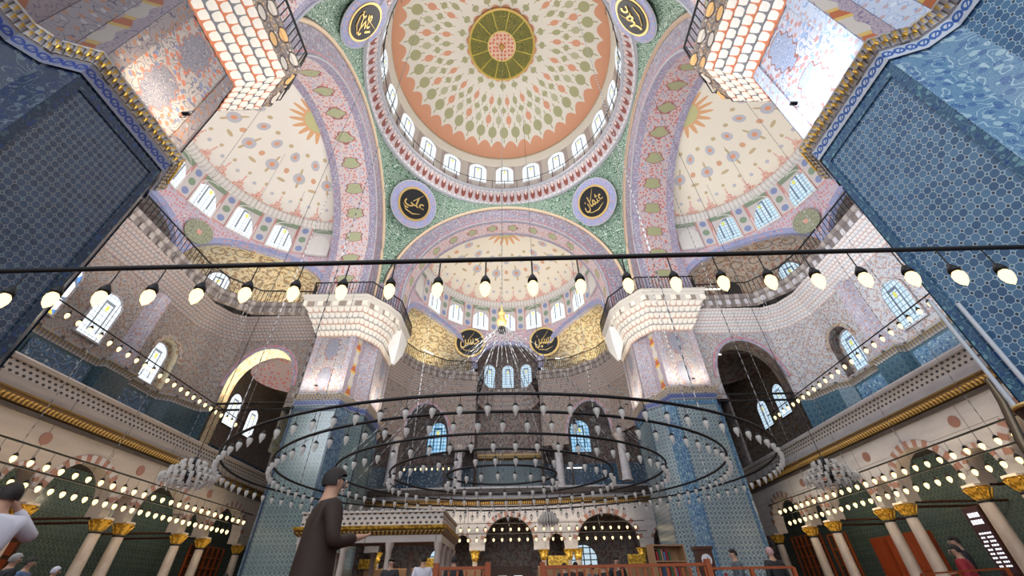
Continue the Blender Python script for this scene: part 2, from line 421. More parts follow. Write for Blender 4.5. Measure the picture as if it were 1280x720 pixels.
mat('semi_paint_warm', semi_paint((.86, .79, .67)), .6)
def semi_drum(u, v):            # u metres along, v metres up ; bays of 20 degrees -> u in bay units
    a = cen(u+.5); c = (.66, .62, .62)
    pk = (.66, .36, .34)
    # half bay offset strips carry three little medallions
    b = cen(u)
    col = mxx(lt(ln(b*2.4, v-.40), .21), lt(ln(b*2.4, v-1.75), .21))
    c = MIX(col, c, (.26, .32, .55)); c = MIX(lt(ln(b*2.4, v-1.08), .22), c, (.26, .36, .26))
    c = MIX(lt(absx(absx(a)-.30), .035), c, pk)
    c = MIX(gt(v, 1.75)*lt(absx(a), .31), c, (.26, .34, .24))
    c = MIX(mxx(lt(v, .10), gt(v, 2.2)), c, pk)
    return MIX(lt(absx(absx(a)-.33), .022), c, (.62, .30, .28))
mat('semi_drum', semi_drum, .6)
mat('semi_lower', lambda u, v: arabesque(u, v, (.62, .52, .57), (.50, .46, .62), (.70, .18, .18), (.48, .48, .66), 3.2, .28), .6)
mat('white_dentil', lambda u, v: MIX(lt(absx(cen(u/.3)), .12), (.76, .73, .70), (.56, .52, .50)), .6)
def rosette(u, v):
    r = ln(u, v)
    c = MIX(lt(absx(sinx(noise(VEC(u, v), 5, 1)*26)), .4), (.20, .22, .14), (.55, .55, .42))
    return MIX(lt(r, .14), c, (.7, .35, .28))
mat('rosette', rosette, .6)

# ------------------------------------------------------------------ mesh helpers
class MB:
    def __init__(s): s.v = []; s.f = []; s.uv = []; s.mi = []; s.sm = []
    def face(s, pts, uv=None, mi=0, smooth=False):
        i = len(s.v); s.v += [tuple(p) for p in pts]; s.f.append(list(range(i, i+len(pts))))
        if uv is None: uv = autouv(pts)
        s.uv.append(uv); s.mi.append(mi); s.sm.append(smooth)
    def grid(s, P, UV, nu, nv, mi=0, smooth=True, skip=None):   # P(i,j)->pt, UV(i,j)->uv
        i0 = len(s.v)
        for i in range(nu+1):
            for j in range(nv+1): s.v.append(tuple(P(i, j)))
        for i in range(nu):
            for j in range(nv):
                if skip and skip(i, j): continue
                q = [(i, j), (i+1, j), (i+1, j+1), (i, j+1)]
                s.f.append([i0+a*(nv+1)+b for a, b in q]); s.uv.append([UV(a, b) for a, b in q]); s.mi.append(mi); s.sm.append(smooth)
    def box(s, c, d, mi=0, rot=0.0, top=1.0):
        x, y, z = [k/2 for k in d]; ca, sa = math.cos(rot), math.sin(rot)
        def P(a, b, e):
            k = top if e > 0 else 1
            X, Y = a*x*k, b*y*k
            return (c[0]+X*ca-Y*sa, c[1]+X*sa+Y*ca, c[2]+e*z)
        for q in (((-1,-1,-1),(1,-1,-1),(1,-1,1),(-1,-1,1)), ((1,1,-1),(-1,1,-1),(-1,1,1),(1,1,1)), ((-1,1,-1),(-1,-1,-1),(-1,-1,1),(-1,1,1)),
                  ((1,-1,-1),(1,1,-1),(1,1,1),(1,-1,1)), ((-1,-1,1),(1,-1,1),(1,1,1),(-1,1,1)), ((-1,1,-1),(1,1,-1),(1,-1,-1),(-1,-1,-1))):
            s.face([P(*k) for k in q], mi=mi)
    def tube(s, pts, r, n=6, mi=0, closed=False, cap=True):
        pts = [Vector(p) for p in pts]; K = len(pts); rings = []
        rr = r if isinstance(r, (list, tuple)) else [r]*K
        L = 0; Ls = []
        for k in range(K):
            a = pts[(k-1) % K] if (k or closed) else pts[k]; b2 = pts[(k+1) % K] if (k < K-1 or closed) else pts[k]
            t = (b2-a).normalized() if (b2-a).length > 1e-9 else Vector((0, 0, 1))
            up = Vector((0, 0, 1)) if abs(t.z) < .95 else Vector((1, 0, 0))
            x = t.cross(up).normalized(); y = x.cross(t)
            rings.append([pts[k]+(x*math.cos(2*PI*j/n)+y*math.sin(2*PI*j/n))*rr[k] for j in range(n)])
            if k: L += (pts[k]-pts[k-1]).length
            Ls.append(L)
        i0 = len(s.v)
        for R in rings: s.v += [tuple(p) for p in R]
        for k in range(K if closed else K-1):
            k2 = (k+1) % K
            for j in range(n):
                j2 = (j+1) % n
                s.f.append([i0+k*n+j, i0+k*n+j2, i0+k2*n+j2, i0+k2*n+j]); s.mi.append(mi); s.sm.append(True)
                s.uv.append([(j/n*.3, Ls[k]), ((j+1)/n*.3, Ls[k]), ((j+1)/n*.3, Ls[k2] if k2 else L+.1), (j/n*.3, Ls[k2] if k2 else L+.1)])
        if cap and not closed:
            for R in (rings[0][::-1], rings[-1]):
                s.face(R, mi=mi)
    def lathe(s, prof, c=(0, 0, 0), n=12, mi=0, sx=1.0, sy=1.0):
        def P(i, j):
            a = 2*PI*i/n; r, z = prof[j]; return (c[0]+r*sx*math.cos(a), c[1]+r*sy*math.sin(a), c[2]+z)
        s.grid(P, lambda i, j: (i/n*2*PI*max(prof[0][0], .1), prof[j][1]), n, len(prof)-1, mi)
    def disc(s, c, nrm, r, thick=.04, n=32, mi=0, sx=1.0, rin=0.0, up=None):
        nrm = Vector(nrm).normalized(); up = Vector(up or (0, 0, 1)); x = up.cross(nrm)
        if x.length < 1e-3: x = Vector((1, 0, 0))
        x.normalize(); y = nrm.cross(x); c = Vector(c)
        prof = [(rin, 0), (rin, thick), (r, thick), (r, 0)]
        def P(i, j):
            a = 2*PI*i/n; R, t = prof[j]; return c+(x*math.cos(a)*R*sx+y*math.sin(a)*R)+nrm*t
        s.grid(P, lambda i, j: (prof[j][0]*math.cos(2*PI*i/n), prof[j][0]*math.sin(2*PI*i/n)), n, 3, mi, smooth=False)
    def build(s, name, mats, parent=None, weld=False):
        me = bpy.data.meshes.new(name); me.from_pydata(s.v, [], s.f)
        uvl = me.uv_layers.new(name='UVMap'); k = 0
        flat = []
        for u in s.uv:
            for q in u: flat += [q[0], q[1]]
        uvl.data.foreach_set('uv', flat)
        if not isinstance(mats, (list, tuple)): mats = [mats]
        for q in mats: me.materials.append(MATS[q])
        me.polygons.foreach_set('material_index', s.mi); me.polygons.foreach_set('use_smooth', s.sm)
        me.update()
        o = bpy.data.objects.new(name, me); COL.objects.link(o)
        if parent: o.parent = parent
        return o
def autouv(pts):
    p = [Vector(q) for q in pts]; n = Vector((0, 0, 0))
    for i in range(1, len(p)-1): n += (p[i]-p[0]).cross(p[i+1]-p[0])
    if n.length < 1e-12: return [(0, 0)]*len(p)
    n.normalize()
    if abs(n.z) > .8: return [(q.x, q.y) for q in p]
    if abs(n.x) > abs(n.y): return [(q.y, q.z) for q in p]
    return [(q.x, q.z) for q in p]
def tag(o, label=None, cat=None, group=None, kind=None):
    if label: o['label'] = label
    if cat: o['category'] = cat
    if group: o['group'] = group
    if kind: o['kind'] = kind
    return o
def empty(name, loc, label, cat, group=None, rz=0.0):
    o = bpy.data.objects.new(name, None); COL.objects.link(o); o.location = loc; o.rotation_euler.z = rz
    o.empty_display_size = .2
    return tag(o, label, cat, group)
def struct(o, label=None):
    o['kind'] = 'structure'
    if label: o['label'] = label; 
    return o
def dup(root, loc=None, rz=None, label=None, group=None, mat4=None):
    r = root.copy(); COL.objects.link(r)
    if loc is not None: r.location = loc
    if rz is not None: r.rotation_euler.z = rz
    if label: r['label'] = label
    if group: r['group'] = group
    for ch in list(root.children):
        c = ch.copy(); COL.objects.link(c); c.parent = r
        for gch in ch.children:
            d = gch.copy(); COL.objects.link(d); d.parent = c
    return r
def shift(mb, loc):                 # make a mesh local to a base point
    mb.v = [(p[0]-loc[0], p[1]-loc[1], p[2]-loc[2]) for p in mb.v]; return mb
# plan paths: open polylines, outward side is to the LEFT of travel
class Path:
    def __init__(s, pts):
        s.p = [Vector((a, b)) for a, b in pts]; s.L = [0]
        for i in range(1, len(s.p)): s.L.append(s.L[-1]+(s.p[i]-s.p[i-1]).length)
        s.T = s.L[-1]; s.n = []
        sn = []
        for i in range(len(s.p)-1):
            d = (s.p[i+1]-s.p[i]).normalized(); sn.append(Vector((-d.y, d.x)))
        for i in range(len(s.p)):
            if i == 0: s.n.append(sn[0])
            elif i == len(s.p)-1: s.n.append(sn[-1])
            else:
                m_ = (sn[i-1]+sn[i]); m_.normalize(); s.n.append(m_/max(.45, m_.dot(sn[i])))
    def at(s, u, off=0.0):
        u = max(0, min(s.T, u))
        for i in range(len(s.p)-1):
            if u <= s.L[i+1]+1e-9: break
        t = (u-s.L[i])/max(1e-9, s.L[i+1]-s.L[i])
        q = s.p[i].lerp(s.p[i+1], t)+s.n[i].lerp(s.n[i+1], t)*off
        return q.x, q.y
    def samples(s, step):
        out = []
        for i in range(len(s.p)-1):
            k = max(1, int(math.ceil((s.L[i+1]-s.L[i])/step)))
            out += [s.L[i]+(s.L[i+1]-s.L[i])*j/k for j in range(k)]
        return out+[s.T]
def band(mb, path, prof, step=2.0, mi=0, scallop=0.0, cw=.25, v0=None):   # prof [(off,z)]
    us = path.samples(step)
    Lp = [0]
    for i in range(1, len(prof)): Lp.append(Lp[-1]+math.hypot(prof[i][0]-prof[i-1][0], prof[i][1]-prof[i-1][1]))
    def P(i, j):
        o, z = prof[j]
        if scallop: o += scallop*abs(math.sin(PI*us[i]/cw))
        x, y = path.at(us[i], o); return (x, y, z)
    mb.grid(P, lambda i, j: (us[i], Lp[j] if v0 is None else v0+Lp[j]), len(us)-1, len(prof)-1, mi, smooth=False)
def tiers(mb, path, z0, z1, o0, o1, n, cw=.24, mi=0):
    h = (z1-z0)/n; do = (o1-o0)/n
    for k in range(n):
        zb = z0+h*k; ob = o0+do*k
        prof = [(ob, zb), (ob+do*.12, zb+h*.35), (ob+do*.55, zb+h*.75), (ob+do*.95, zb+h*.97), (ob+do, zb+h)]
        us = path.samples(cw/4)
        def P(i, j):
            o_, z_ = prof[j]; x_, y_ = path.at(us[i], o_+.03*abs(math.sin(PI*(us[i]/cw+.5*(k % 2))))); return (x_, y_, z_)
        mb.grid(P, lambda i, j: (us[i]/cw, k+j/4*.999), len(us)-1, 4, mi, smooth=False)
def rail(name, path, z0, h, label, cat='railing', group=None, step=.16, off=0.0, maxn=100):
    x, y = path.at(0, off); o = empty(name, (x, y, z0), label, cat, group); base = (x, y, z0)
    us = path.samples(.5)
    a = MB(); a.tube([(*path.at(u, off), z0+h) for u in us], .045, 5); a.tube([(*path.at(u, off), z0+.06) for u in us], .02, 5)
    shift(a, base).build('handrail', 'iron', o)
    n = min(maxn, int(path.T/step)); proto = None
    for i in range(n+1):
        u = path.T*i/n
        if proto is None:
            b_ = MB(); b_.tube([(0, 0, 0), (0, 0, h)], .023, 4); proto = b_.build('baluster', 'iron', o); c = proto
        else:
            c = proto.copy(); COL.objects.link(c)
        xx, yy = path.at(u, off); c.location = (xx-x, yy-y, 0)
    return o
def arch_z(du, hw, zs, rise):      # slightly pointed arch
    t = min(1, abs(du)/hw); return zs+rise*math.sqrt(max(0, 1-t**2.1))
def arch_wall(mb, path, zb, zt, ops, thick=.4, mi=0, smi=None, step=.6, back=True):
    # ops: (uc, hw, zspring, rise, zfloor) ; front surface at off 0, goes back by -thick
    smi = mi if smi is None else smi
    br = set(path.samples(step))
    for (uc, hw, zs, rise, zf) in ops:
        for k in range(15): br.add(uc-hw*math.cos(PI*k/14))
    us = sorted(u for u in br if -1e-6 <= u <= path.T+1e-6)
    for a, b_ in zip(us[:-1], us[1:]):
        if b_-a < 1e-5: continue
        mid = (a+b_)/2; op = None
        for q in ops:
            if abs(mid-q[0]) < q[1]: op = q
        segs = []
        if op is None: segs = [((zb, zb), (zt, zt))]
        else:
            za = arch_z(a-op[0], op[1], op[2], op[3]); zc = arch_z(b_-op[0], op[1], op[2], op[3])
            segs = [((za, zc), (zt, zt))]
            if op[4] > zb+.01: segs.append(((zb, zb), (op[4], op[4])))
            if za > op[2]-1 and thick:
                A = path.at(a); B = path.at(b_); A2 = path.at(a, -thick); B2 = path.at(b_, -thick)
                mb.face([(*A, za), (*B, zc), (*B2, zc), (*A2, za)], [(a, 0), (b_, 0), (b_, thick), (a, thick)], smi)
                if op[4] > zb+.01: mb.face([(*A2, op[4]), (*B2, op[4]), (*B, op[4]), (*A, op[4])], mi=mi)
        for lo, hi in segs:
            for off in ((0, -thick) if back and thick else (0,)):
                A = path.at(a, off); B = path.at(b_, off)
                mb.face([(*A, lo[0]), (*B, lo[1]), (*B, hi[1]), (*A, hi[0])], [(a, lo[0]), (b_, lo[1]), (b_, hi[1]), (a, hi[0])], mi)
    for (uc, hw, zs, rise, zf) in ops:
        for e in (-1, 1):
            u = uc+e*hw
            if thick and 0 <= u <= path.T:
                A = path.at(u); A2 = path.at(u, -thick)
                mb.face([(*A, zf), (*A2, zf), (*A2, zs), (*A, zs)], [(0, zf), (thick, zf), (thick, zs), (0, zs)], smi)
def arch_ring(mb, path, op, w, proud=.05, n=20, mis=(0, 1), depth=.05):   # voussoirs / painted archivolt around an opening
    uc, hw, zs, rise, zf = op
    for k in range(n):
        q = []
        for t in (k/n, (k+1)/n):
            c_, s_ = -math.cos(PI*t), math.sin(PI*t)
            zi = arch_z(hw*c_, hw, zs, rise); zo = arch_z((hw+w)*c_, hw+w, zs, rise+w)
            q.append((uc+hw*c_, zi, uc+(hw+w)*c_, zo))
        (u1, z1, U1, Z1), (u2, z2, U2, Z2) = q
        A = [(*path.at(u1, proud), z1), (*path.at(u2, proud), z2), (*path.at(U2, proud), Z2), (*path.at(U1, proud), Z1)]
        B = [(*path.at(u1, proud-depth-.02), z1), (*path.at(u2, proud-depth-.02), z2), (*path.at(U2, proud-depth-.02), Z2), (*path.at(U1, proud-depth-.02), Z1)]
        mi = mis[k % len(mis)]
        mb.face(A, [(k/n*4, 0), ((k+1)/n*4, 0), ((k+1)/n*4, w), (k/n*4, w)], mi)
        mb.face([A[1], A[0], B[0], B[1]], mi=mi); mb.face([A[3], A[2], B[2], B[3]], mi=mi)
def mir(pts, sx=1, sy=1):
    q = [(a*sx, b*sy) for a, b in pts]
    return q[::-1] if sx*sy < 0 else q
WN = [0]
def window(c, nrm, w, h, m_='window_white', fmat='white_plaster', label=None, tilt=0.0, fw=.07):
    """arched window of stained glass, bottom centre c, facing nrm"""
    WN[0] += 1
    c = Vector(c); n = Vector(nrm).normalized(); x = Vector((0, 0, 1)).cross(n).normalized(); up = n.cross(x)
    r = w/2; hs = h-r
    out = [(-r, 0), (r, 0)]+[(r*math.cos(PI*k/12), hs+r*math.sin(PI*k/12)) for k in range(13)]
    a = MB()
    f = [x*p[0]+up*p[1]+n*.02 for p in out]
    a.face(f, [(p[0]/w, p[1]/h) for p in out])
    bk = [x*p[0]+up*p[1]-n*.04 for p in out]
    a.face(bk[::-1], [(p[0]/w, p[1]/h) for p in out[::-1]])
    o = a.build('window_%d' % WN[0], m_); o.location = c; struct(o, label)
    fr = MB()
    K = len(out)
    big = [(-r-fw, -fw), (r+fw, -fw)]+[((r+fw)*math.cos(PI*k/12), hs+(r+fw)*math.sin(PI*k/12)) for k in range(13)]
    for i in range(K):
        j = (i+1) % K
        A, B, C_, D = out[i], out[j], big[j], big[i]
        P = lambda p, d: x*p[0]+up*p[1]+n*d
        fr.face([P(A, .06), P(B, .06), P(C_, .06), P(D, .06)]); fr.face([P(B, .06), P(A, .06), P(A, -.04), P(B, -.04)]); fr.face([P(D, .06), P(C_, .06), P(C_, -.04), P(D, -.04)])
    fr.build('window_frame', fmat, o)
    return o
SIDE = {-1: 'left', 1: 'right'}

# ================================================================== LARGE STRUCTURE
# floor
a = MB(); a.box((0, -2, -.1), (46, 48, .2)); struct(a.build('floor', 'carpet'))

# ---- central dome
def lathe_surf(mb, prof, n, uvf, sx=1, sy=1, mi=0, c=(0, 0)):
    def P(i, j):
        t = 2*PI*i/n; r, z = prof[j]; return (c[0]+r*math.cos(t)*sx, c[1]+r*math.sin(t)*sy, z)
    mb.grid(P, lambda i, j: uvf(i/n, j, prof[j]), n, len(prof)-1, mi)
a = MB()
R0 = 8.5
prof = [(R0*math.cos(PI/2*k/24), 34.0+4.15*math.sin(PI/2*k/24)) for k in range(25)]
lathe_surf(a, prof, 120, lambda u, j, p: (u, 1-p[0]/R0))
o = a.build('ceiling_dome', 'dome_paint'); struct(o)
dome = o
a = MB(); lathe_surf(a, [(8.72, 29.6), (8.72, 33.15)], 120, lambda u, j, p: (u*2*PI*8.72, p[1])); a.build('drum', 'drum_paint', dome)
a = MB(); lathe_surf(a, [(8.72, 33.1), (8.60, 33.2), (8.60, 33.55), (8.45, 33.7), (8.45, 34.02), (8.5, 34.05)], 96, lambda u, j, p: (u*54, p[1])); a.build('drum_moulding', 'cream', dome)
a = MB(); lathe_surf(a, [(9.10, 28.15), (8.62, 29.45)], 128, lambda u, j, p: (u*2*PI*8.9, j)); a.build('ornament_band', 'rim_band', dome)
a = MB(); lathe_surf(a, [(9.3, 28.02), (9.08, 28.0), (9.08, 28.2)], 96, lambda u, j, p: (u*54, p[1])); lathe_surf(a, [(8.62, 29.4), (8.45, 29.45), (8.45, 29.6), (8.74, 29.65)], 96, lambda u, j, p: (u*54, p[1])); a.build('rim_moulding', 'pale_edge', dome)
for k in range(22):
    t = 2*PI*(k+.5)/22
    w_ = window((8.66*math.cos(t), 8.66*math.sin(t), 30.5), (-math.cos(t), -math.sin(t), 0), 1.6, 2.45, 'window_white', 'white_plaster')
# walkway rail round the foot of the drum
a = MB(); rr = []
e_ = empty('dome_railing', (0, 0, 29.6), 'thin iron railing round the foot of the central dome', 'railing')
b_ = MB(); b_.tube([(8.42*math.cos(2*PI*k/72), 8.42*math.sin(2*PI*k/72), .95) for k in range(72)], .03, 4, closed=True); b_.build('handrail', 'iron', e_)
pr_ = None
for k in range(48):
    t = 2*PI*k/48
    if pr_ is None:
        b_ = MB(); b_.tube([(0, 0, 0), (0, 0, 1.0)], .025, 4); b_.tube([(0, 0, .5), (0, .3, 0)], .02, 4); pr_ = b_.build('baluster', 'iron', e_); c = pr_
    else: c = pr_.copy(); COL.objects.link(c)
    c.location = (8.42*math.cos(t), 8.42*math.sin(t), 0)
# calligraphy disc at the crown
a = MB(); a.disc((0, 0, 0), (0, 0, -1), 2.75, .06, 64, sx=1.0, up=(0, 1, 0))
k_ = empty('dome_medallion', (0, 0, 37.72), 'green and gold round calligraphy medallion at the crown of the dome', 'medallion')
a.build('panel', 'dome_disc', k_)
a = MB()
a.tube([(2.75*math.cos(2*PI*k/64), 2.75*math.sin(2*PI*k/64), -.08) for k in range(64)], .08, 6, closed=True); a.build('gilt_ring', 'gold_plain', k_)
a = MB(); a.lathe([(.0, -.5), (.12, -.42), (.22, -.25), (.12, -.1), (.25, -.06), (.25, 0)], n=16); a.build('boss', 'gold_plain', k_)

# ---- big arches. far arch in the plane y=8.6, side arches in x=+-9.2
AF = dict(z0=18.3, ro=8.75, ri=7.35); AS = dict(ao=8.0, ho=9.0, ai=6.6, hi=7.6)
ZL = 15.6                       # legs reach down to the balconies
def arch_curve(ra, rh, n=48):
    pts = [(-ra, ZL)]+[(-ra*math.cos(PI*k/n), 18.3+rh*math.sin(PI*k/n)) for k in range(n+1)]+[(ra, ZL)]
    return pts
def big_arch(name, toworld, ao, ho, ai, hi, depth, smat):
    o = arch_curve(ao, ho); i_ = arch_curve(ai, hi); K = len(o)
    Ls = [0]
    for k in range(1, K): Ls.append(Ls[-1]+math.hypot(i_[k][0]-i_[k-1][0], i_[k][1]-i_[k-1][1]))
    f = MB()
    f.grid(lambda i, j: toworld(*(o[i] if j else i_[i]), 0), lambda i, j: (Ls[i], j*1.4), K-1, 1)
    root = f.build(name, 'archivolt'); struct(root)
    s_ = MB(); s_.grid(lambda i, j: toworld(*i_[i], depth*j/4), lambda i, j: (Ls[i], j/4), K-1, 4); s_.build('soffit', smat, root)
    mo = MB(); mo.tube([toworld(p[0]*1.004, p[1]+.03, -.06) for p in o], .13, 6); mo.build('sand_moulding', 'sand_moulding', root)
    md = MB(); md.tube([toworld(p[0]*1.02, p[1]+.17, -.02) for p in o], .06, 5); md.build('dark_moulding', 'dark_line', root)
    mi_ = MB(); mi_.tube([toworld(p[0], p[1], -.0) for p in i_], .06, 5); mi_.build('inner_moulding', 'pale_edge', root)
    return root
big_arch('wall_far_arch', lambda x, z, d: (x, 8.6+d, z), 8.75, 8.75, 7.35, 7.3, 1.7, 'soffit_left')
big_arch('wall_near_arch', lambda x, z, d: (x, -8.6-d, z), 8.75, 8.75, 7.35, 7.3, 1.7, 'soffit_left')
for s in (-1, 1):
    big_arch('wall_%s_arch' % SIDE[s], lambda y, z, d, s=s: (s*(9.2+d), y, z), 8.0, 9.0, 6.6, 7.6, 3.1, 'soffit_left' if s < 0 else 'soffit_right')

# ---- pendentives
def rbox(phi):
    c, s = abs(math.cos(phi)), abs(math.sin(phi)); return min(9.2/max(c, 1e-9), 8.6/max(s, 1e-9))
def pend(phi, t):
    r_ = rbox(phi); x = r_*math.cos(phi); y = r_*math.sin(phi)
    if 9.2/max(abs(math.cos(phi)), 1e-9) <= 8.6/max(abs(math.sin(phi)), 1e-9):
        zb = 18.3+9*math.sqrt(max(0, 1-(y/8.0)**2)) if abs(y) < 8 else 18.3
    else: zb = 18.3+8.75*math.sqrt(max(0, 1-(x/8.75)**2)) if abs(x) < 8.75 else 18.3
    A = math.radians(40); a_ = A*t
    r = r_-(r_-9.15)*(1-math.cos(a_))/(1-math.cos(A)); z = zb+(28.2-zb)*math.sin(a_)/math.sin(A)
    return (r*math.cos(phi), r*math.sin(phi), z)
for q, nm in enumerate(('far_right', 'far_left', 'near_left', 'near_right')):
    a = MB(); n1 = 56
    a.grid(lambda i, j: pend(q*PI/2+PI/2*i/n1, j/14), lambda i, j: (i/n1*14, pend(q*PI/2+PI/2*i/n1, j/14)[2]), n1, 14)
    struct(a.build('wall_%s_pendentive' % nm, 'pendentive'))
# solid corner below the pendentive tip
for sx in (-1, 1):
    for sy in (-1, 1):
        a = MB(); a.box((sx*9.0, sy*8.45, 17.1), (.55, .6, 3.4)); struct(a.build('trim_corner_%s_%s' % ('far' if sy > 0 else 'near', SIDE[sx]), 'archivolt'))
        a = MB(); a.box((sx*10.7, sy*9.9, 17.0), (3.0, 3.0, 3.0)); struct(a.build('wall_%s_%s_shoulder' % ('far' if sy > 0 else 'near', SIDE[sx]), 'semi_lower'))

# ---- semidomes with window drum and exedrae
def smooth_arch(t): return math.sqrt(max(0, 1-abs(t)**2.2))
EX = [(0, 22, 18.9), (58, 34, 19.7), (-58, 34, 19.7)]       # centre deg, half width deg, crown z
def zcut(th):
    d = math.degrees(th)
    for c_, hw, pk in EX:
        if abs(d-c_) < hw: return 16.3+(pk-16.3)*smooth_arch((d-c_)/hw)
    return 16.3 if abs(d) < 92 else 15.8
def semidome(tag_, mapf, smat, exm, lowm, ths=(-90, 90), wmat='window_white', nrm=None, nwin=(-3, 3)):
    a0, a1 = map(math.radians, ths); n = 90
    th = [a0+(a1-a0)*i/n for i in range(n+1)]
    a = MB()
    pf = [(6.95*math.cos(PI/2*k/16), 23.2+2.9*math.sin(PI/2*k/16)) for k in range(17)]
    a.grid(lambda i, j: mapf(th[i], *pf[j]), lambda i, j: ((th[i]+PI/2)/PI, j/16), n, 16)
    root = a.build('ceiling_%s_semidome' % tag_, smat); struct(root)
    a = MB(); a.grid(lambda i, j: mapf(th[i], (7.25, 7.18, 7.1)[j], (20.25, 21.5, 22.8)[j]), lambda i, j: (math.degrees(th[i])/20, j*1.05), n, 2); a.build('window_drum', 'semi_drum', root)
    pc = [(7.1, 22.75), (6.8, 22.8), (6.78, 22.95), (6.72, 23.05), (6.72, 23.25), (6.95, 23.3)]
    a = MB(); a.grid(lambda i, j: mapf(th[i], *pc[j]), lambda i, j: (th[i]*7, pc[j][1]), n, 5, smooth=False); a.build('cornice', 'white_dentil', root)
    a = MB(); a.grid(lambda i, j: mapf(th[i], 7.32 if j == 0 else 7.25, zcut(th[i])*(1-j/3)+20.27*j/3), lambda i, j: (th[i]*7.2, zcut(th[i])*(1-j/3)+20.25*j/3), n, 3); a.build('spandrels', 'semi_lower', root)
    # lavender archivolts on the exedra arches, and their half domes
    for c_, hw, pk in EX:
        K = 30; C_ = math.radians(c_); H = math.radians(hw)
        def cur(t, grow, off):
            x = -1+2*t; x = math.sin(x*PI/2)
            thh = C_+x*(H+grow/7.2); z = 16.3+(pk+grow-16.3)*smooth_arch(x)
            return thh, off, z
        b = MB()
        b.grid(lambda i, j: mapf(cur(i/K, 0 if j == 0 else .38, 0)[0], 7.22, cur(i/K, 0 if j == 0 else .38, 0)[2]), lambda i, j: (i/K*9, j*.38), K, 1)
        b.grid(lambda i, j: mapf(cur(i/K, 0, 0)[0], 7.22+.5*j, cur(i/K, 0, 0)[2]), lambda i, j: (i/K*9, j*.38), K, 1)
        b.build('archivolt', 'lavender', root)
        b = MB(); dep = 2.6 if c_ == 0 else 2.3; S = 10
        cx, cy = 7.3*math.sin(C_), 7.3*math.cos(C_)
        def SH(i, j):
            thh, _, z = cur(i/K, 0, 0); x0, y0 = 7.6*math.sin(thh), 7.6*math.cos(thh); t = j/S*PI/2; k = math.cos(t)
            X = cx+(x0-cx)*k+math.sin(C_)*dep*math.sin(t); Y = cy+(y0-cy)*k+math.cos(C_)*dep*math.sin(t)
            return mapf(math.atan2(X, Y), math.hypot(X, Y), 15.4+(z-15.4)*k**.45 if j < S else 15.4)
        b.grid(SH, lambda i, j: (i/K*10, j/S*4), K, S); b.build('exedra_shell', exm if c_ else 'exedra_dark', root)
    # windows every 20 degrees
    for k in range(-4, 5):
        t = math.radians(20*k)
        if not (a0-.01 <= t <= a1+.01): continue
        p = Vector(mapf(t, 7.16, 20.25)); q = Vector(mapf(t, 6.2, 20.25)); m2 = wmat if nwin[0] <= k <= nwin[1] else None
        if m2: window(p, q-p, 1.45, 2.4, m2, 'white_plaster')
        else:
            w_ = window(p, q-p, 1.45, 2.4, 'white_plaster', 'marble_plain')
    return root
mF = lambda t, r, z: (r*math.sin(t), 10.2+r*math.cos(t), z)
semidome('far', mF, 'semi_paint_warm', 'exedra_yellow_lit', 'semi_lower')
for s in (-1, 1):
    semidome(SIDE[s], lambda t, r, z, s=s: (s*(12.2+r*math.cos(t)*1.0), r*math.sin(t)*.95, z), 'semi_paint' if s < 0 else 'semi_paint_warm', 'exedra_yellow_lit' if s < 0 else 'exedra_brown', 'semi_lower',
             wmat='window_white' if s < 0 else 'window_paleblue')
for s in (-1, 1):
    for (t, r_, w_, h_, zz) in ((2, 8.9, 1.5, 2.4, 16.0), (-14, 8.5, 1.5, 2.4, 16.0), (44, 8.75, 1.2, 2.0, 15.9)):
        t_ = math.radians(t); window((s*(12.2+r_*math.cos(t_)), r_*math.sin(t_)*.95, zz), (-s*math.cos(t_), -math.sin(t_), 0), w_, h_, 'window_white' if s < 0 else 'window_paleblue', 'exedra_dark')
a = MB(); t_ = math.radians(68); a.face([(x, y, z) for x, y, z in ((-.5, 0, 0), (.5, 0, 0), (.5, 0, 1.5), (.3, 0, 1.9), (0, 0, 2.05), (-.3, 0, 1.9), (-.5, 0, 1.5))])
o = a.build('door_2', 'black'); o.location = (12.2+8.7*math.cos(t_), 8.5*math.sin(t_)*.95, 15.8); o.rotation_euler.z = math.radians(-22); struct(o)
# small rosettes on the side pendentives
for s in (-1, 1):
    for t in (25,):
        t_ = math.radians(t); c = Vector((s*(12.2+7.05*math.cos(t_)), 7.05*math.sin(t_)*.95, 18.75)); n_ = Vector((-s*math.cos(t_), -math.sin(t_), -.1))
        a = MB(); a.disc((0, 0, 0), n_, .78, .07, 32); o = a.build('rosette', 'rosette'); o.location = c
        tag(o, 'round green scrollwork rosette under the %s semi-dome windows' % SIDE[s], 'medallion')

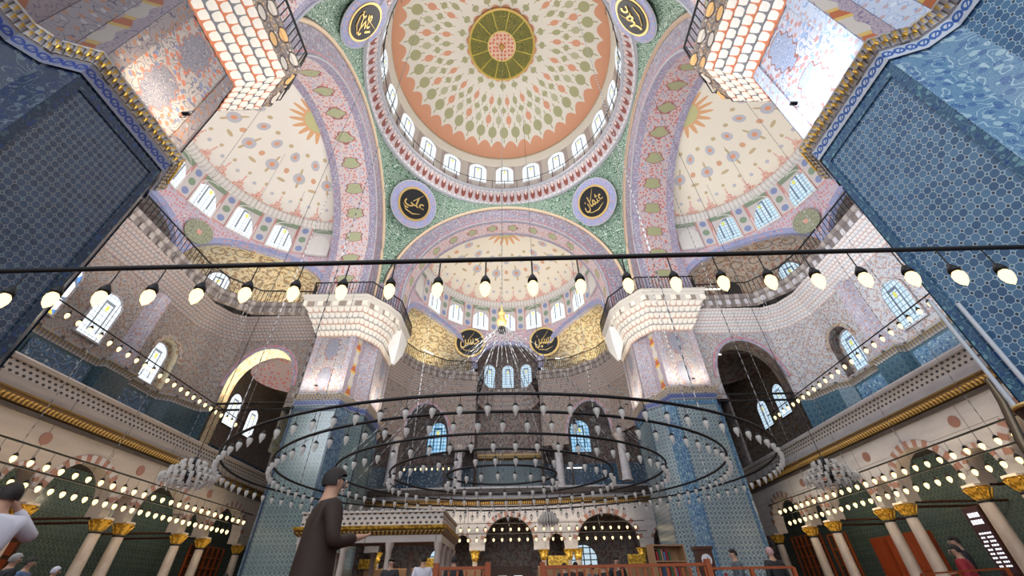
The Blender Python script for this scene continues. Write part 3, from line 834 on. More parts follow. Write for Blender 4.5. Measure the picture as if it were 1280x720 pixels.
# ---- four great piers
PIER = [(12, 13.5), (12, 7.6), (11.3, 7.3), (11.3, 6.5), (8.95, 6.5), (8.65, 7.4), (8.0, 8.0), (8.0, 10.6), (8.6, 10.8), (8.9, 11.2), (8.9, 13.5)]
PIERN = [(12, 13.5), (12, 7.9), (11.3, 7.8), (11.3, 7.6), (8.95, 7.6), (8.65, 7.85), (8.0, 8.35), (8.0, 10.6), (8.6, 10.8), (8.9, 11.2), (8.9, 13.5)]
def seg_path(pts, i, j): return Path(pts[i:j+1])
def near_far(sy): return 'far' if sy > 0 else 'near'
for sx in (-1, 1):
    for sy in (1, -1):
        P_ = mir(PIER if sy > 0 else PIERN, sx, sy); rev = sx*sy < 0
        nm = '%s %s' % (near_far(sy), SIDE[sx])
        look = {(-1, 1): 'great tiled pier with grey-green tiles left of the far arch', (1, 1): 'great tiled pier with bright blue corner tiles right of the far arch',
                (-1, -1): 'huge dark navy tiled pier filling the upper left corner', (1, -1): 'huge light blue tiled pier filling the upper right corner'}[(sx, sy)]
        base = (sx*10.2, sy*9.5, 0); root = empty('pier', base, look, 'pillar')
        near = sy < 0
        full = Path(P_)
        idx = lambda i: (len(PIER)-1-i) if rev else i
        def seg(i, j):
            a_, b_ = sorted((idx(i), idx(j))); return Path(P_[a_:b_+1])
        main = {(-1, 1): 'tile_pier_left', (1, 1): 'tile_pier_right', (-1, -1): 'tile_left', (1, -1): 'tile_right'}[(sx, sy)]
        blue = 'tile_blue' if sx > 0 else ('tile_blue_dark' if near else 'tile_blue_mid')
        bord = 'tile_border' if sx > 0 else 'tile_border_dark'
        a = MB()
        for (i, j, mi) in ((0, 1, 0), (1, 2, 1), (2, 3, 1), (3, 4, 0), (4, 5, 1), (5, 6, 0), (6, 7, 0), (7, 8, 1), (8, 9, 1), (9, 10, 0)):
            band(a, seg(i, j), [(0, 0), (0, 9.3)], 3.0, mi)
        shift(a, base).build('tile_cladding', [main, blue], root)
        # raised borders of the flat tile fields
        a = MB()
        for (i, j) in ((3, 4), (6, 7)):
            sg = seg(i, j); w_ = .16 if near else .10
            for (u0, u1) in ((0, w_), (sg.T-w_, sg.T)):
                p0, p1 = sg.at(u0, .03), sg.at(u1, .03)
                a.face([(*p0, 0), (*p1, 0), (*p1, 9.0), (*p0, 9.0)])
            p0, p1 = sg.at(w_, .03), sg.at(sg.T-w_, .03)
            a.face([(*p0, 8.80), (*p1, 8.80), (*p1, 9.0), (*p0, 9.0)])
        shift(a, base).build('tile_border', bord, root)
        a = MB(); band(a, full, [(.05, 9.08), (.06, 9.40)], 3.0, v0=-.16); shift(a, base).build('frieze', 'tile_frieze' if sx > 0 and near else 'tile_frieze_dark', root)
        a = MB(); band(a, full, [(.05, 9.40), (.08, 9.43)], .5); tiers(a, full, 9.43, 9.66, .08, .22, 2, .16); band(a, full, [(.22, 9.66), (.23, 9.72), (.14, 9.77), (.0, 9.80)], 1)
        shift(a, base).build('gilt_cornice', 'gold_teeth', root)
        if near:            # small gilded pendants along the cornice
            n_ = 0; proto = None; sg = Path(P_[idx(7)-3 if rev else idx(3)+1:][:6]) if False else seg(5, 8)
            K = int(sg.T/.13)
            for k in range(min(K, 60)):
                x, y = sg.at((k+.5)*.13, .22)
                if proto is None:
                    b_ = MB(); b_.lathe([(0, -.12), (.026, -.07), (.034, 0), (.02, .03)], n=6); proto = b_.build('gilt_pendant', 'gold', root); c = proto
                else: c = proto.copy(); COL.objects.link(c)
                c.location = (x-base[0], y-base[1], 9.52)
        a = MB()
        for (i, j, mi) in ((0, 1, 2), (1, 2, 1), (2, 3, 1), (3, 4, 0), (4, 5, 1), (5, 6, 2), (6, 7, 0), (7, 8, 1), (8, 9, 2), (9, 10, 1)):
            band(a, seg(i, j), [(-.02, 9.75), (-.02, 15.8)], 3.0, mi)
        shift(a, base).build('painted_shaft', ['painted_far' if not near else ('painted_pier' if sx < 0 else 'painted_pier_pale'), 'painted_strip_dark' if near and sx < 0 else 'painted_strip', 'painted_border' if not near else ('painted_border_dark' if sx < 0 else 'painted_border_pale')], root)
        for (i, j) in ((3, 4), (6, 7)):
            sg = seg(i, j)
            for (u0, u1) in ((0, .34), (sg.T-.34, sg.T)):
                p0, p1 = sg.at(u0, .02), sg.at(u1, .02); a = MB()
                a.face([(*p0, 9.8), (*p1, 9.8), (*p1, 13.4), (*p0, 13.4)])
                shift(a, base).build('painted_border', 'painted_border' if not near else ('painted_border_dark' if sx < 0 else 'painted_border_pale'), root)
        # stalactite flare under the balcony, front and hall side
        cap = Path(mir([(11.3, 7.0), (11.3, 6.5), (8.95, 6.5), (8.3, 7.3), (8.0, 8.0), (8.0, 10.6)] if not near else [(11.3, 7.8), (11.3, 7.6), (8.95, 7.6), (8.65, 7.85), (8.0, 8.35), (8.0, 10.6)], sx, sy))
        a = MB(); tiers(a, cap, 13.35, 15.0, .0, .82, 5, .26); shift(a, base).build('muqarnas', 'muqarnas_cream' if near else 'muqarnas_far', root)
        a = MB(); band(a, cap, [(.80, 15.0), (.88, 15.02), (.90, 15.42), (1.02, 15.5), (1.02, 15.62), (1.10, 15.66), (1.10, 15.78), (0, 15.8)], .4)
        us = cap.samples(.62)
        shift(a, base).build('console_band', 'console_paint' if near else 'console_far', root)
        for u in (us[1:-1] if not near else []):
            a = MB()
            x, y = cap.at(u, .86); x2, y2 = cap.at(u+.01, .86); rz = math.atan2(y2-y, x2-x)
            a.box((0, 0, 0), (.30, .16, .30), rot=rz); q_ = a.build('console', 'cream', root); q_.location = (x-base[0], y-base[1], 15.24)
        if near: continue_block = False
        # white pendant block under the hall side balcony
        a = MB(); px, py = sx*7.35, sy*9.3
        for k, (w1, w2, z1, z2) in enumerate(((.12, .7, 12.9, 13.9), (.7, .95, 13.9, 14.95))):
            def Q(w, z, e): return [(px-sx*e*0-w*.5, py-w*.9, z), (px+w*.5, py-w*.9, z), (px+w*.5, py+w*.9, z), (px-w*.5, py+w*.9, z)]
            A, B = Q(w1, z1, 0), Q(w2, z2, 0)
            for i in range(4): a.face([A[i], A[(i+1) % 4], B[(i+1) % 4], B[i]])
        if not near: shift(a, base).build('pendant_block', 'white_plaster', root)
        rp = Path(mir([(12.2, 6.3), (11.9, 5.5), (8.3, 5.5), (6.95, 7.6), (6.95, 10.8)] if not near else [(12.2, 7.0), (11.9, 6.65), (8.2, 6.65), (6.95, 7.9), (6.95, 10.8)], sx, sy))
        r_ = rail('balcony_railing', rp, 15.8, .95, {(-1, 1): 'black iron railing on the balcony of the far left pier', (1, 1): 'black iron railing on the balcony of the far right pier',
                  (-1, -1): 'black iron railing projecting at the upper left corner', (1, -1): 'black iron railing projecting at the upper right corner'}[(sx, sy)], step=.2)

# ---- upper walls under the semidomes
def tiers_on(path, z0, z1, o1, n, name, m_, parent, cw=.22):
    a = MB(); tiers(a, path, z0, z1, 0, o1, n, cw); a.build(name, m_, parent)
FAR = [(9.0, 10.4), (8.95, 12.2), (7.7, 14.8), (5.4, 16.7), (2.6, 17.2)]
for s in (-1, 1):
    p = Path(mir(FAR, s, 1))
    uc = p.T-3.75 if s > 0 else 3.75
    op = (uc, 1.75, 10.4, 2.5, 7.0)
    a = MB(); arch_wall(a, p, 9.9, 15.3, [op], .6, 0, 0)
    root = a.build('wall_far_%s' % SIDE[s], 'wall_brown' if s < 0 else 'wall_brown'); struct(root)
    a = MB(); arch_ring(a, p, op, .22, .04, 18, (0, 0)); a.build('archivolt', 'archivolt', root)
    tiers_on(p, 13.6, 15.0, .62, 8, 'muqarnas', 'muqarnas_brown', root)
    a = MB(); band(a, p, [(.62, 15.0), (.75, 15.05), (.75, 15.4), (.9, 15.45), (.9, 15.7), (-.4, 15.72), (-2.6, 15.72)], .4); a.build('balcony_slab', 'balcony_stone', root)
    a = MB()
    for u in p.samples(.5): x, y = p.at(u, .72); a.box((x, y, 15.2), (.2, .2, .3))
    a.build('corbel', 'balcony_stone', root)
    rail('balcony_railing', p, 15.72, .95, 'curved iron railing on the far balcony %s of the dark hood' % SIDE[s], step=.17, off=.75)
# centre recess
a = MB(); W_ = 2.6
cp = Path([(W_, 17.2), (W_, 19.4), (-W_, 19.4), (-W_, 17.2)])
band(a, cp, [(0, 7.0), (0, 17.6)], 1.0); root = a.build('wall_far_recess', 'exedra_dark'); struct(root)
hp = Path([(2.55, 17.2), (2.2, 18.4), (1.2, 19.1), (-1.2, 19.1), (-2.2, 18.4), (-2.55, 17.2)])
tiers_on(hp, 13.4, 14.8, .5, 4, 'muqarnas', 'muqarnas_brown', root)
a = MB(); band(a, hp, [(.5, 14.8), (.6, 14.85), (.6, 15.1), (-.8, 15.1)], .4); a.build('sill', 'balcony_stone', root)
for x, n_ in ((-1.62, (.35, -1, 0)), (0, (0, -1, 0)), (1.62, (-.35, -1, 0))):
    window((x, 18.75 if x == 0 else 18.6, 15.3), n_, 1.0, 2.15, 'window_blue' if False else 'window_paleblue', 'exedra_dark')
# gallery behind the far arcade: floor, back wall, side walls
a = MB(); a.box((0, 19.3, 6.75), (40, 5.5, .3)); struct(a.build('floor_far_gallery', 'shadow_stone'))
bp = Path([(21, 20.6), (-21, 20.6)])
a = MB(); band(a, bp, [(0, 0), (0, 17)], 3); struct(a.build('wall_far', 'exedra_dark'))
a = MB(); band(a, Path([(12, 20.5), (-12, 20.5)]), [(0, 7), (0, 9.4)], 3); struct(a.build('trim_far_wainscot', 'wainscot_leaf'))
for x in (-6.05, 6.05): window((x, 20.4, 10.3), (0, -1, 0), 1.6, 2.6, 'window_blue', 'exedra_dark')
a = MB(); band(a, Path([(2.5, 19.3), (-2.5, 19.3)]), [(0, 9.5), (.25, 9.6), (.25, 9.9), (0, 9.95)], .5); struct(a.build('trim_recess_cornice', 'gold_cornice'))
a = MB(); band(a, Path([(2.5, 19.32), (-2.5, 19.32)]), [(0, 7), (0, 9.4)], .5); struct(a.build('trim_recess_wainscot', 'wainscot_left'))
# side upper walls
SW = [(17.9, -7.5), (17.9, 5.3), (17.3, 6.6), (16.3, 7.2), (11.6, 7.2)]
for s in (-1, 1):
    p = Path(mir(SW, s, 1)); T_ = p.T
    U = (lambda u: u) if s > 0 else (lambda u: T_-u)
    ucA = U(T_-(14.2-11.6)); op = (ucA, 1.9, 10.6, 2.4, 7.0); opN = (U(12.0), .82, 11.15, .95, 9.62)
    a = MB(); arch_wall(a, p, 9.35, 15.3, [op, opN], 1.1, 0, 1)
    root = a.build('wall_%s' % SIDE[s], ['wall_brown' if s < 0 else 'wall_pale', 'soffit_yellow_lit' if s < 0 else 'exedra_dark']); struct(root)
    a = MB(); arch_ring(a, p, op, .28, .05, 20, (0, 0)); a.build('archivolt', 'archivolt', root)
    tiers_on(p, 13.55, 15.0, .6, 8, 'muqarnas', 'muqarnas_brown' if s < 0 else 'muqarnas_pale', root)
    bpth = Path(mir([(17.3, -7.5), (17.3, 3.2), (16.9, 4.7), (15.6, 6.1), (12.3, 6.3)], s, 1))
    a = MB(); band(a, bpth, [(-.3, 15.0), (-.05, 15.05), (-.05, 15.4), (.12, 15.45), (.12, 15.7), (-.4, 15.72), (-2.6, 15.72)], .5); a.build('balcony_slab', 'balcony_stone', root)
    a = MB()
    for u in bpth.samples(.62): x, y = bpth.at(u, -.08); a.box((x, y, 15.2), (.24, .24, .3))
    a.build('corbel', 'marble_plain' if s > 0 else 'balcony_stone', root)
    rail('balcony_railing', bpth, 15.72, .95, 'long curved iron railing under the %s semi-dome' % SIDE[s], step=.26, off=.0)
    # sill cornice and tiled wainscot with pilaster projections
    sp = Path(mir([(17.85, -7.5), (17.85, 1.6), (17.45, 1.65), (17.45, 3.0), (17.85, 3.05), (17.85, 5.2), (17.3, 5.6), (16.8, 7.0), (16.2, 7.1), (16.2, 7.15)], s, 1))
    a = MB(); tiers(a, sp, 9.1, 9.34, .0, .16, 1, .16); band(a, sp, [(.16, 9.34), (.2, 9.44), (0, 9.46), (-.4, 9.46)], 1); a.build('sill_cornice', 'gold_teeth', root)
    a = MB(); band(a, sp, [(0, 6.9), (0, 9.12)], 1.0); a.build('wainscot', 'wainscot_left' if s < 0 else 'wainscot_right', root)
    a = MB()
    for (y0, y1) in ((-1.2, 1.4), (3.25, 5.0)):
        pp = Path(mir([(17.8, y0), (17.8, y1)], s, 1)); band(a, pp, [(.02, 7.7), (.02, 8.95)], 1)
    a.build('wainscot_panel', 'wainscot_leaf' if s < 0 else 'tile_blue', root)
    a = MB()
    for (y0, y1) in ((-1.2, 1.4), (3.25, 5.0)): a.box((s*17.6, (y0+y1)/2, 7.35), (.4, y1-y0, .6))
    a.build('stone_bench', 'marble_warm' if s < 0 else 'marble_plain', root)
    # painted pilaster strip between the windows
    a = MB(); pp = Path(mir([(17.9, 2.0), (17.5, 2.15), (17.5, 2.7), (17.9, 2.85)], s, 1)); band(a, pp, [(0, 9.45), (0, 13.5)], 1); a.build('pilaster', 'painted_border', root)
    # niche of the second window
    a = MB(); arch_ring(a, p, opN, .22, .05, 16, (0, 0)); a.face([(s*18.5, 3.4, 9.4), (s*18.5, 5.6, 9.4), (s*18.5, 5.6, 12.5), (s*18.5, 3.4, 12.5)]); a.build('niche', 'exedra_brown', root)
    wm = 'window_white' if s < 0 else 'window_paleblue'
    window((s*17.85, .5, 9.95), (-s, 0, 0), 1.15, 2.15, wm, 'wall_pale')
    window((s*18.4, 4.5, 9.75), (-s, 0, 0), 1.15, 2.15, wm, 'wall_pale')
    window((s*17.85, -1.9, 9.95), (-s, 0, 0), 1.5, 2.4, 'window_mosaic' if s < 0 else wm, 'wall_pale')
    # corner bay behind the arch
    bay = Path(mir([(19.8, 7.6), (19.8, 20.4)], s, 1))
    a = MB(); band(a, bay, [(0, 0), (0, 17)], 2); struct(a.build('wall_%s_outer' % SIDE[s], 'wall_brown' if s < 0 else 'exedra_brown'))
    window((s*19.75, 13.7, 10.7), (-s, 0, 0), 1.3, 2.25, wm, 'exedra_dark'); window((s*19.75, 16.2, 10.7), (-s, 0, 0), 1.3, 2.05, wm, 'exedra_dark')
    a = MB(); band(a, Path(mir([(19.7, 7.6), (19.7, 20.2)], s, 1)), [(0, 6.9), (0, 9.2)], 2); struct(a.build('trim_%s_bay_wainscot' % SIDE[s], 'wainscot_leaf'))
    a = MB(); a.box((s*15.9, 13.9, 15.3), (8.2, 13.4, .3)); struct(a.build('ceiling_%s_bay' % SIDE[s], 'exedra_yellow_lit' if s < 0 else 'exedra_dark'))
    # small domed drum seen through the arch
    a = MB(); lathe_surf(a, [(2.6, 13.3), (2.6, 14.3), (2.3, 14.9), (1.2, 15.12)], 32, lambda u, j, p: (u*8, p[1]), c=(s*15.2, 12.0)); struct(a.build('ceiling_%s_bay_dome' % SIDE[s], 'semi_lower' if s < 0 else 'exedra_dark'))
    if s < 0: window((-14.2, 14.25, 13.4), (-.1, -1, 0), 1.1, .9, 'window_white', 'white_plaster')
    # tie rods across the arch
    for k, z in enumerate((9.62, 9.25)):
        a = MB(); a.tube([(s*11.3, 7.25, z), (s*19.7, 7.25, z)], .06, 6); o = a.build('tie_rod', 'iron')
        tag(o, '%s black iron tie rod across the upper %s corner arch' % (('upper', 'lower')[k], SIDE[s]), 'tie rod')
    # second layer: shaded upper side wall behind the balcony is the exedra shell

# ---- side galleries and ground arcades
COLY = [-5.0, -1.35, 0.0, 3.0, 4.1, 7.4, 9.2, 12.4]
OPS = [(-3.2, 1.5, 3.75, 1.3), (-.68, .46, 3.9, .5), (1.5, 1.28, 3.75, 1.25), (3.55, .38, 3.9, .45), (5.75, 1.42, 3.75, 1.35), (8.3, .66, 3.85, .7), (10.8, 1.35, 3.75, 1.3)]
for s in (-1, 1):
    p = Path(mir([(15.2, -7.5), (15.2, 13.6)], s, 1)); T_ = p.T
    U = (lambda y: y+7.5) if s > 0 else (lambda y: T_-(y+7.5))
    ops = [(U(c_), hw, zs, r_, 3.45) for c_, hw, zs, r_ in OPS]
    a = MB(); arch_wall(a, p, 3.45, 5.85, ops, .55, 0, 1)
    root = a.build('wall_%s_arcade' % SIDE[s], ['marble_warm' if s < 0 else 'marble', 'marble_warm']); struct(root)
    for c_, hw, zs, r_ in OPS:
        a = MB(); arch_ring(a, p, (U(c_), hw, zs, r_, 3.4), .26 if hw > 1 else .14, .03, 23 if hw > 1 else 13, (0, 1)); a.build('voussoirs', ['marble_plain', 'voussoir_red'], root)
    a = MB()
    for y in (-.7, 3.55, 8.3, -5.0): a.disc((s*15.2, y, 5.25), (-s, 0, 0), .19, .03, 20)
    a.build('roundel', 'roundel_red', root)
    a = MB(); band(a, p, [(0, 5.82), (.10, 5.88), (.14, 5.98), (.24, 6.06), (.30, 6.16), (.0, 6.18)], .5, v0=0); a.build('gilt_cornice', 'gold_cornice', root)
    a = MB(); band(a, p, [(.22, 6.17), (.22, 6.52), (.16, 6.54), (0, 6.54)], 3); band(a, p, [(.0, 6.95), (.2, 6.96), (.22, 7.06), (.15, 7.14), (-.1, 7.14), (-.1, 6.54)], 3); a.build('marble_kerb', 'marble_plain' if s > 0 else 'marble_warm', root)
    a = MB(); band(a, p, [(.10, 6.53), (.10, 6.97)], 3); a.build('pierced_parapet', 'lattice', root)
    a = MB(); a.box((s*16.9, 3.0, 6.2), (3.2, 21, .25)); struct(a.build('floor_%s_gallery' % SIDE[s], 'shadow_stone'))
    a = MB(); a.box((s*17.3, 3.0, 5.75), (4.4, 21, .12)); struct(a.build('ceiling_%s_aisle' % SIDE[s], 'shadow_stone'))
    bw = Path(mir([(19.3, -7.5), (19.3, 20.4)], s, 1)); a = MB(); band(a, bw, [(0, 0), (0, 5.75)], 2); struct(a.build('wall_%s_aisle' % SIDE[s], 'tile_green'))
    # transverse tie beams
    # columns
    for k, y in enumerate(COLY):
        nmL = ['nearest to the entrance', 'just before the pair', 'at the big near arch', 'near one of the near pair', 'far one of the near pair', 'near one of the far pair', 'far one of the far pair', 'last before the great pier'][k]
        e_ = empty('arcade_column', (s*15.2, y, 0), 'pale marble column with gilded capital in the %s arcade, %s' % (SIDE[s], nmL), 'column', 'arcade columns')
        if s < 0 and k == 0: first_col = True
        a = MB(); a.lathe([(.30, 0), (.30, .15), (.24, .2), (.22, .3), (.21, .35)], n=16); a.build('base', 'marble_plain', e_)
        a = MB(); a.lathe([(.205, .35), (.20, 1.6), (.18, 2.95)], n=18); a.build('shaft', 'column_marble', e_)
        a = MB(); a.lathe([(.18, 2.93), (.215, 2.96), (.19, 3.0)], n=18); a.build('neck_ring', 'black', e_)
        a = MB(); a.lathe([(.18, 3.0), (.22, 3.08), (.20, 3.14), (.27, 3.22), (.25, 3.28), (.33, 3.36), (.34, 3.38)], n=8)
        for q in range(8):
            t = 2*PI*q/8; a.tube([(.2*math.cos(t), .2*math.sin(t), 3.05), (.27*math.cos(t), .27*math.sin(t), 3.2), (.35*math.cos(t), .35*math.sin(t), 3.32)], .03, 4)
        a.build('capital', 'gold_bright', e_)
        a = MB(); a.box((0, 0, 3.41), (.50, .46, .09)); a.build('abacus', 'marble_warm', e_)
    # tie rods between capitals, running to the aisle wall
    for k, y in enumerate(COLY[1:7]):
        a = MB(); a.tube([(s*15.4, y, 3.46), (s*19.2, y, 3.46)], .05, 5); o = a.build('tie_beam', 'wood_dark')
        tag(o, 'dark tie beam from the %s arcade capital %d to the aisle wall' % (SIDE[s], k+1), 'tie beam', 'aisle tie beams %s' % SIDE[s]); o['label'] = 'dark wooden tie beam between arcade capital and aisle wall, %s side' % SIDE[s]

# ---- far arcade
p = Path([(11.5, 17.2), (-11.5, 17.2)]); U = lambda x: 11.5-x
FO = [(0, 1.62, 3.7, 1.55), (6.6, 2.05, 3.6, 1.75), (-6.6, 2.05, 3.6, 1.75), (3.15, .5, 3.6, .6), (-3.15, .5, 3.6, .6), (10.3, .7, 3.6, .8), (-10.3, .7, 3.6, .8)]
ops = [(U(c_), hw, zs, r_, 3.3) for c_, hw, zs, r_ in FO]
a = MB(); arch_wall(a, p, 3.3, 5.95, ops, .6, 0, 1); root = a.build('wall_far_arcade', ['marble', 'shadow_stone']); struct(root)
for c_, hw, zs, r_ in FO:
    a = MB(); arch_ring(a, p, (U(c_), hw, zs, r_, 3.3), .32 if hw > 1 else .16, .03, 25 if hw > 1 else 11, (0, 1)); a.build('voussoirs', ['marble_plain', 'voussoir_red'], root)
a = MB(); band(a, p, [(0, 5.95), (.12, 6.0), (.16, 6.1), (.28, 6.2), (.3, 6.32), (0, 6.34)], .5, v0=0); a.build('gilt_cornice', 'gold_cornice', root)
a = MB(); band(a, p, [(.2, 6.34), (.2, 6.95), (.24, 7.0), (.24, 7.1), (-.1, 7.1)], 2); a.build('parapet', 'marble_plain', root)
for k, x in enumerate((-8.0, -3.75, 3.75, 8.0)):
    y = 17.15 if abs(x) < 5 else 14.9
    e_ = empty('gallery_column', (x, y, 6.9), 'thick white marble gallery column, %s from left above the far arcade' % ('first', 'second', 'third', 'fourth')[k], 'column', 'gallery columns')
    a = MB(); a.lathe([(.38, 0), (.38, .1), (.33, .15), (.31, 1.2), (.29, 2.45)], n=20); a.build('shaft', 'marble_plain', e_)
    a = MB(); a.lathe([(.29, 2.45), (.34, 2.55), (.34, 2.65), (.48, 2.95), (.5, 3.05)], n=12); a.build('capital', 'marble_warm', e_)
for k, (x, r_) in enumerate(((-8.7, .25), (-4.5, .25), (-3.9, .2), (-2.25, .2), (2.25, .2), (3.9, .2), (4.5, .25), (8.7, .25))):
    e_ = empty('far_column', (x, 17.2, 0), 'slim far arcade column with gilded capital, number %d counted from the left pier' % (k+1), 'column', 'far arcade columns')
    a = MB(); a.lathe([(.26, 0), (.22, .2), (r_*.85, .3), (r_*.8, 2.7)], n=14); a.build('shaft', 'column_marble', e_)
    a = MB(); a.lathe([(r_*.8, 2.7), (.28, 2.95), (.24, 3.0), (.38, 3.3)], n=8); a.build('capital', 'gold_bright', e_)
for k, (x, w_) in enumerate(((-5.0, 1.2), (3.1, 1.5), (8.1, 1.3), (-9, 1.3))):
    o = MB(); o.box((0, 0, 0), (w_*.85, .14, .5)); q_ = o.build('gilded_panel', 'gold_bright'); q_.location = (x, 16.52, 2.655); tag(q_, 'gilded inscription panel on the far arcade, %s' % ('left of the doorway behind the platform', 'right of the doorway', 'left of the bookcase', 'outermost on the left')[k], 'panel', 'gilded panels')
window((-5.0, 20.4, 1.6), (0, -1, 0), 1.6, 2.2, 'window_grid', 'shadow_stone'); window((5.3, 20.4, 1.6), (0, -1, 0), 1.9, 2.2, 'window_grid', 'shadow_stone')
a = MB(); a.box((0, 20.5, 1.3), (3.0, .1, 2.6)); struct(a.build('door_1', 'wood_dark'))
for k, x in enumerate((-.55, .55)):
    o = MB(); o.box((0, 0, 0), (.6, .06, 1.9)); q_ = o.build('door_pane', 'door_daylight', bpy.data.objects['door_1']); q_.location = (x, 20.42, 1.1)
a = MB(); band(a, Path([(9.2, 16.6), (1.8, 16.6)]), [(0, 0), (0, 2.35), (-.15, 2.4)], 2); struct(a.build('trim_far_screen', 'wood_tan'))
a = MB(); band(a, Path([(-1.8, 16.6), (-9.2, 16.6)]), [(0, 0), (0, 2.35), (-.15, 2.4)], 2); struct(a.build('trim_far_screen_left', 'wood_tan'))

# ================================================================== THINGS
def floodlight(loc, target, power, color, label, w=1.4):
    e_ = empty('floodlight', loc, label, 'floodlight', 'floodlights')
    b_ = MB(); b_.box((0, 0, -.03), (.16, .08, .05)); b_.tube([(-.06, 0, -.04), (-.06, 0, -.2), (.06, 0, -.2), (.06, 0, -.04)], .008, 4); b_.build('housing', 'black', e_)
    l = bpy.data.lights.new('floodlight_beam', 'AREA'); l.shape = 'RECTANGLE'; l.size = w; l.size_y = .12; l.energy = power; l.color = color; l.spread = math.radians(150)
    o = bpy.data.objects.new('floodlight_beam', l); COL.objects.link(o); o.parent = e_
    d = Vector(target)-Vector(loc); o.rotation_euler = d.to_track_quat('-Z', 'Y').to_euler()
    return e_
for s in (-1, 1):
    floodlight((s*10.1, 5.80, 9.98), (s*10.1, 6.5, 11.4), 55, (1, .90, .72) , 'small floodlight on the cornice of the far %s pier front' % SIDE[s], 2.0)
    floodlight((s*7.2, -9.3, 10.0), (s*8.05, -9.2, 11.2), 55 if s < 0 else 62, (1, .86, .62) if s < 0 else (.86, .93, 1), 'small floodlight on the cornice of the near %s pier' % SIDE[s], 1.8)
    floodlight((s*7.3, 9.3, 10.0), (s*8.0, 9.3, 11.6), 50, (1, .90, .70), 'small floodlight on the hall side of the far %s pier' % SIDE[s], 1.6)
    floodlight((s*6.2, 15.0, 16.0), (s*7.2, 15.4, 19), 120, (1, .80, .42), 'floodlight behind the far balcony railing, %s bay' % SIDE[s], 1.5)
    floodlight((s*15.6, 6.4, 16.0), (s*16, 7.6, 19), 70 if s < 0 else 25, (1, .80, .48), 'floodlight behind the %s balcony railing' % SIDE[s], 1.5)
    floodlight((s*14.2, 8.6, 9.4), (s*14.4, 8.8, 13), 240 if s < 0 else 20, (1, .86, .60), 'floodlight in the %s corner bay arch' % SIDE[s], 2.0)

# ---- lettered roundels
def lettering(lines, w, parent, mt='gold_plain', n=(0, -1, 0), fwd=.1):
    cu = bpy.data.curves.new('lettering', 'FONT'); cu.body = lines[0]; cu.extrude = .02; cu.align_x = 'CENTER'; cu.align_y = 'CENTER'; cu.offset = .012
    if len(lines) > 1: cu.body = '\n'.join(lines); cu.space_line = .85
    cu.resolution_u = 4
    t = bpy.data.objects.new('tmp', cu); COL.objects.link(t); bpy.context.view_layer.update()
    dg = bpy.context.evaluated_depsgraph_get(); me = bpy.data.meshes.new_from_object(t.evaluated_get(dg)); bpy.data.objects.remove(t)
    xs = [v.co.x for v in me.vertices]; ys = [v.co.y for v in me.vertices]
    cx, cy = (min(xs)+max(xs))/2, (min(ys)+max(ys))/2; sw, sh = max(xs)-min(xs), max(ys)-min(ys)
    n = Vector(n).normalized(); X = Vector((0, 0, 1)).cross(n).normalized(); Y = n.cross(X)
    for v in me.vertices:
        a_, b_, c_ = (v.co.x-cx)/sw*w, (v.co.y-cy)/sh*w*.72, v.co.z
        # gather towards a round field
        v.co = X*a_+Y*b_+n*(fwd+c_)
    me.materials.clear(); me.materials.append(MATS[mt])
    o = bpy.data.objects.new('lettering', me); COL.objects.link(o); o.parent = parent; return o
def roundel(loc, n, r, lines, label, surround=True):
    e_ = empty('calligraphy_roundel', loc, label, 'roundel'); n = Vector(n).normalized()
    rb_ = r*.70 if surround else r
    if surround:
        b_ = MB(); b_.disc((0, 0, 0), n, r, .05, 48); b_.build('pale_rim', 'pale_edge', e_)
        b_ = MB(); b_.disc((0, 0, 0), n, r*.95, .07, 48); b_.build('painted_surround', 'lavender', e_)
    b_ = MB(); b_.disc((0, 0, 0), n, rb_, .12, 48); b_.build('gilt_ring', 'gold_plain', e_)
    b_ = MB(); b_.disc((0, 0, 0), n, rb_*.88, .15, 48); b_.build('black_field', 'disc_black', e_)
    lettering(lines, rb_*1.25, e_, n=n, fwd=.16)
    X = Vector((0, 0, 1)).cross(n).normalized(); Y = n.cross(X); b_ = MB()
    b_.tube([X*(-.62*rb_)+Y*(-.30*rb_)+n*.17, X*(-.35*rb_)+Y*(-.55*rb_)+n*.17, X*(.1*rb_)+Y*(-.60*rb_)+n*.17, X*(.55*rb_)+Y*(-.38*rb_)+n*.17], [.01, .03*rb_, .035*rb_, .01], 5)
    b_.tube([X*(.30*rb_)+Y*(.75*rb_)+n*.17, X*(-.15*rb_)+Y*(.1*rb_)+n*.17], [.01, .03*rb_], 5)
    b_.build('flourish', 'gold_plain', e_)
    return e_
ALI = '\uFEF2\uFEE0\uFECB'; OSM = '\uFEE5\uFE8E\uFEE4\uFE9C\uFECB'; OMER = '\uFEAE\uFEE4\uFECB'; HAS = '\uFEE6\uFEB4\uFEA3'; HUS = '\uFEE6\uFEF4\uFEB4\uFEA3'
roundel((-7.26, 6.98, 25.9), (.60, -.62, -.5), 1.95, [ALI], 'black and gold lettered roundel in lavender surround left of the far arch')
roundel((7.22, 7.10, 25.95), (-.60, -.62, -.5), 1.95, [OSM], 'black and gold lettered roundel in lavender surround right of the far arch')
roundel((-7.85, -5.40, 27.45), (.70, .50, -.55), 1.75, ['\uFEEE\uFE91\uFE8D', '\uFEAE\uFEDC\uFE91'], 'black and gold lettered roundel cut by the top edge, left of the dome')
roundel((7.80, -5.45, 27.45), (-.70, .50, -.55), 1.75, [OMER], 'black and gold lettered roundel at the top edge, right of the dome')
roundel((-3.30, 16.55, 18.62), (.12, -1, -.2), 1.32, [HAS], 'plain gilt-rimmed black disc left of the three hood windows', False)
roundel((3.28, 16.60, 18.62), (-.12, -1, -.2), 1.32, [HUS], 'plain gilt-rimmed black disc right of the three hood windows', False)

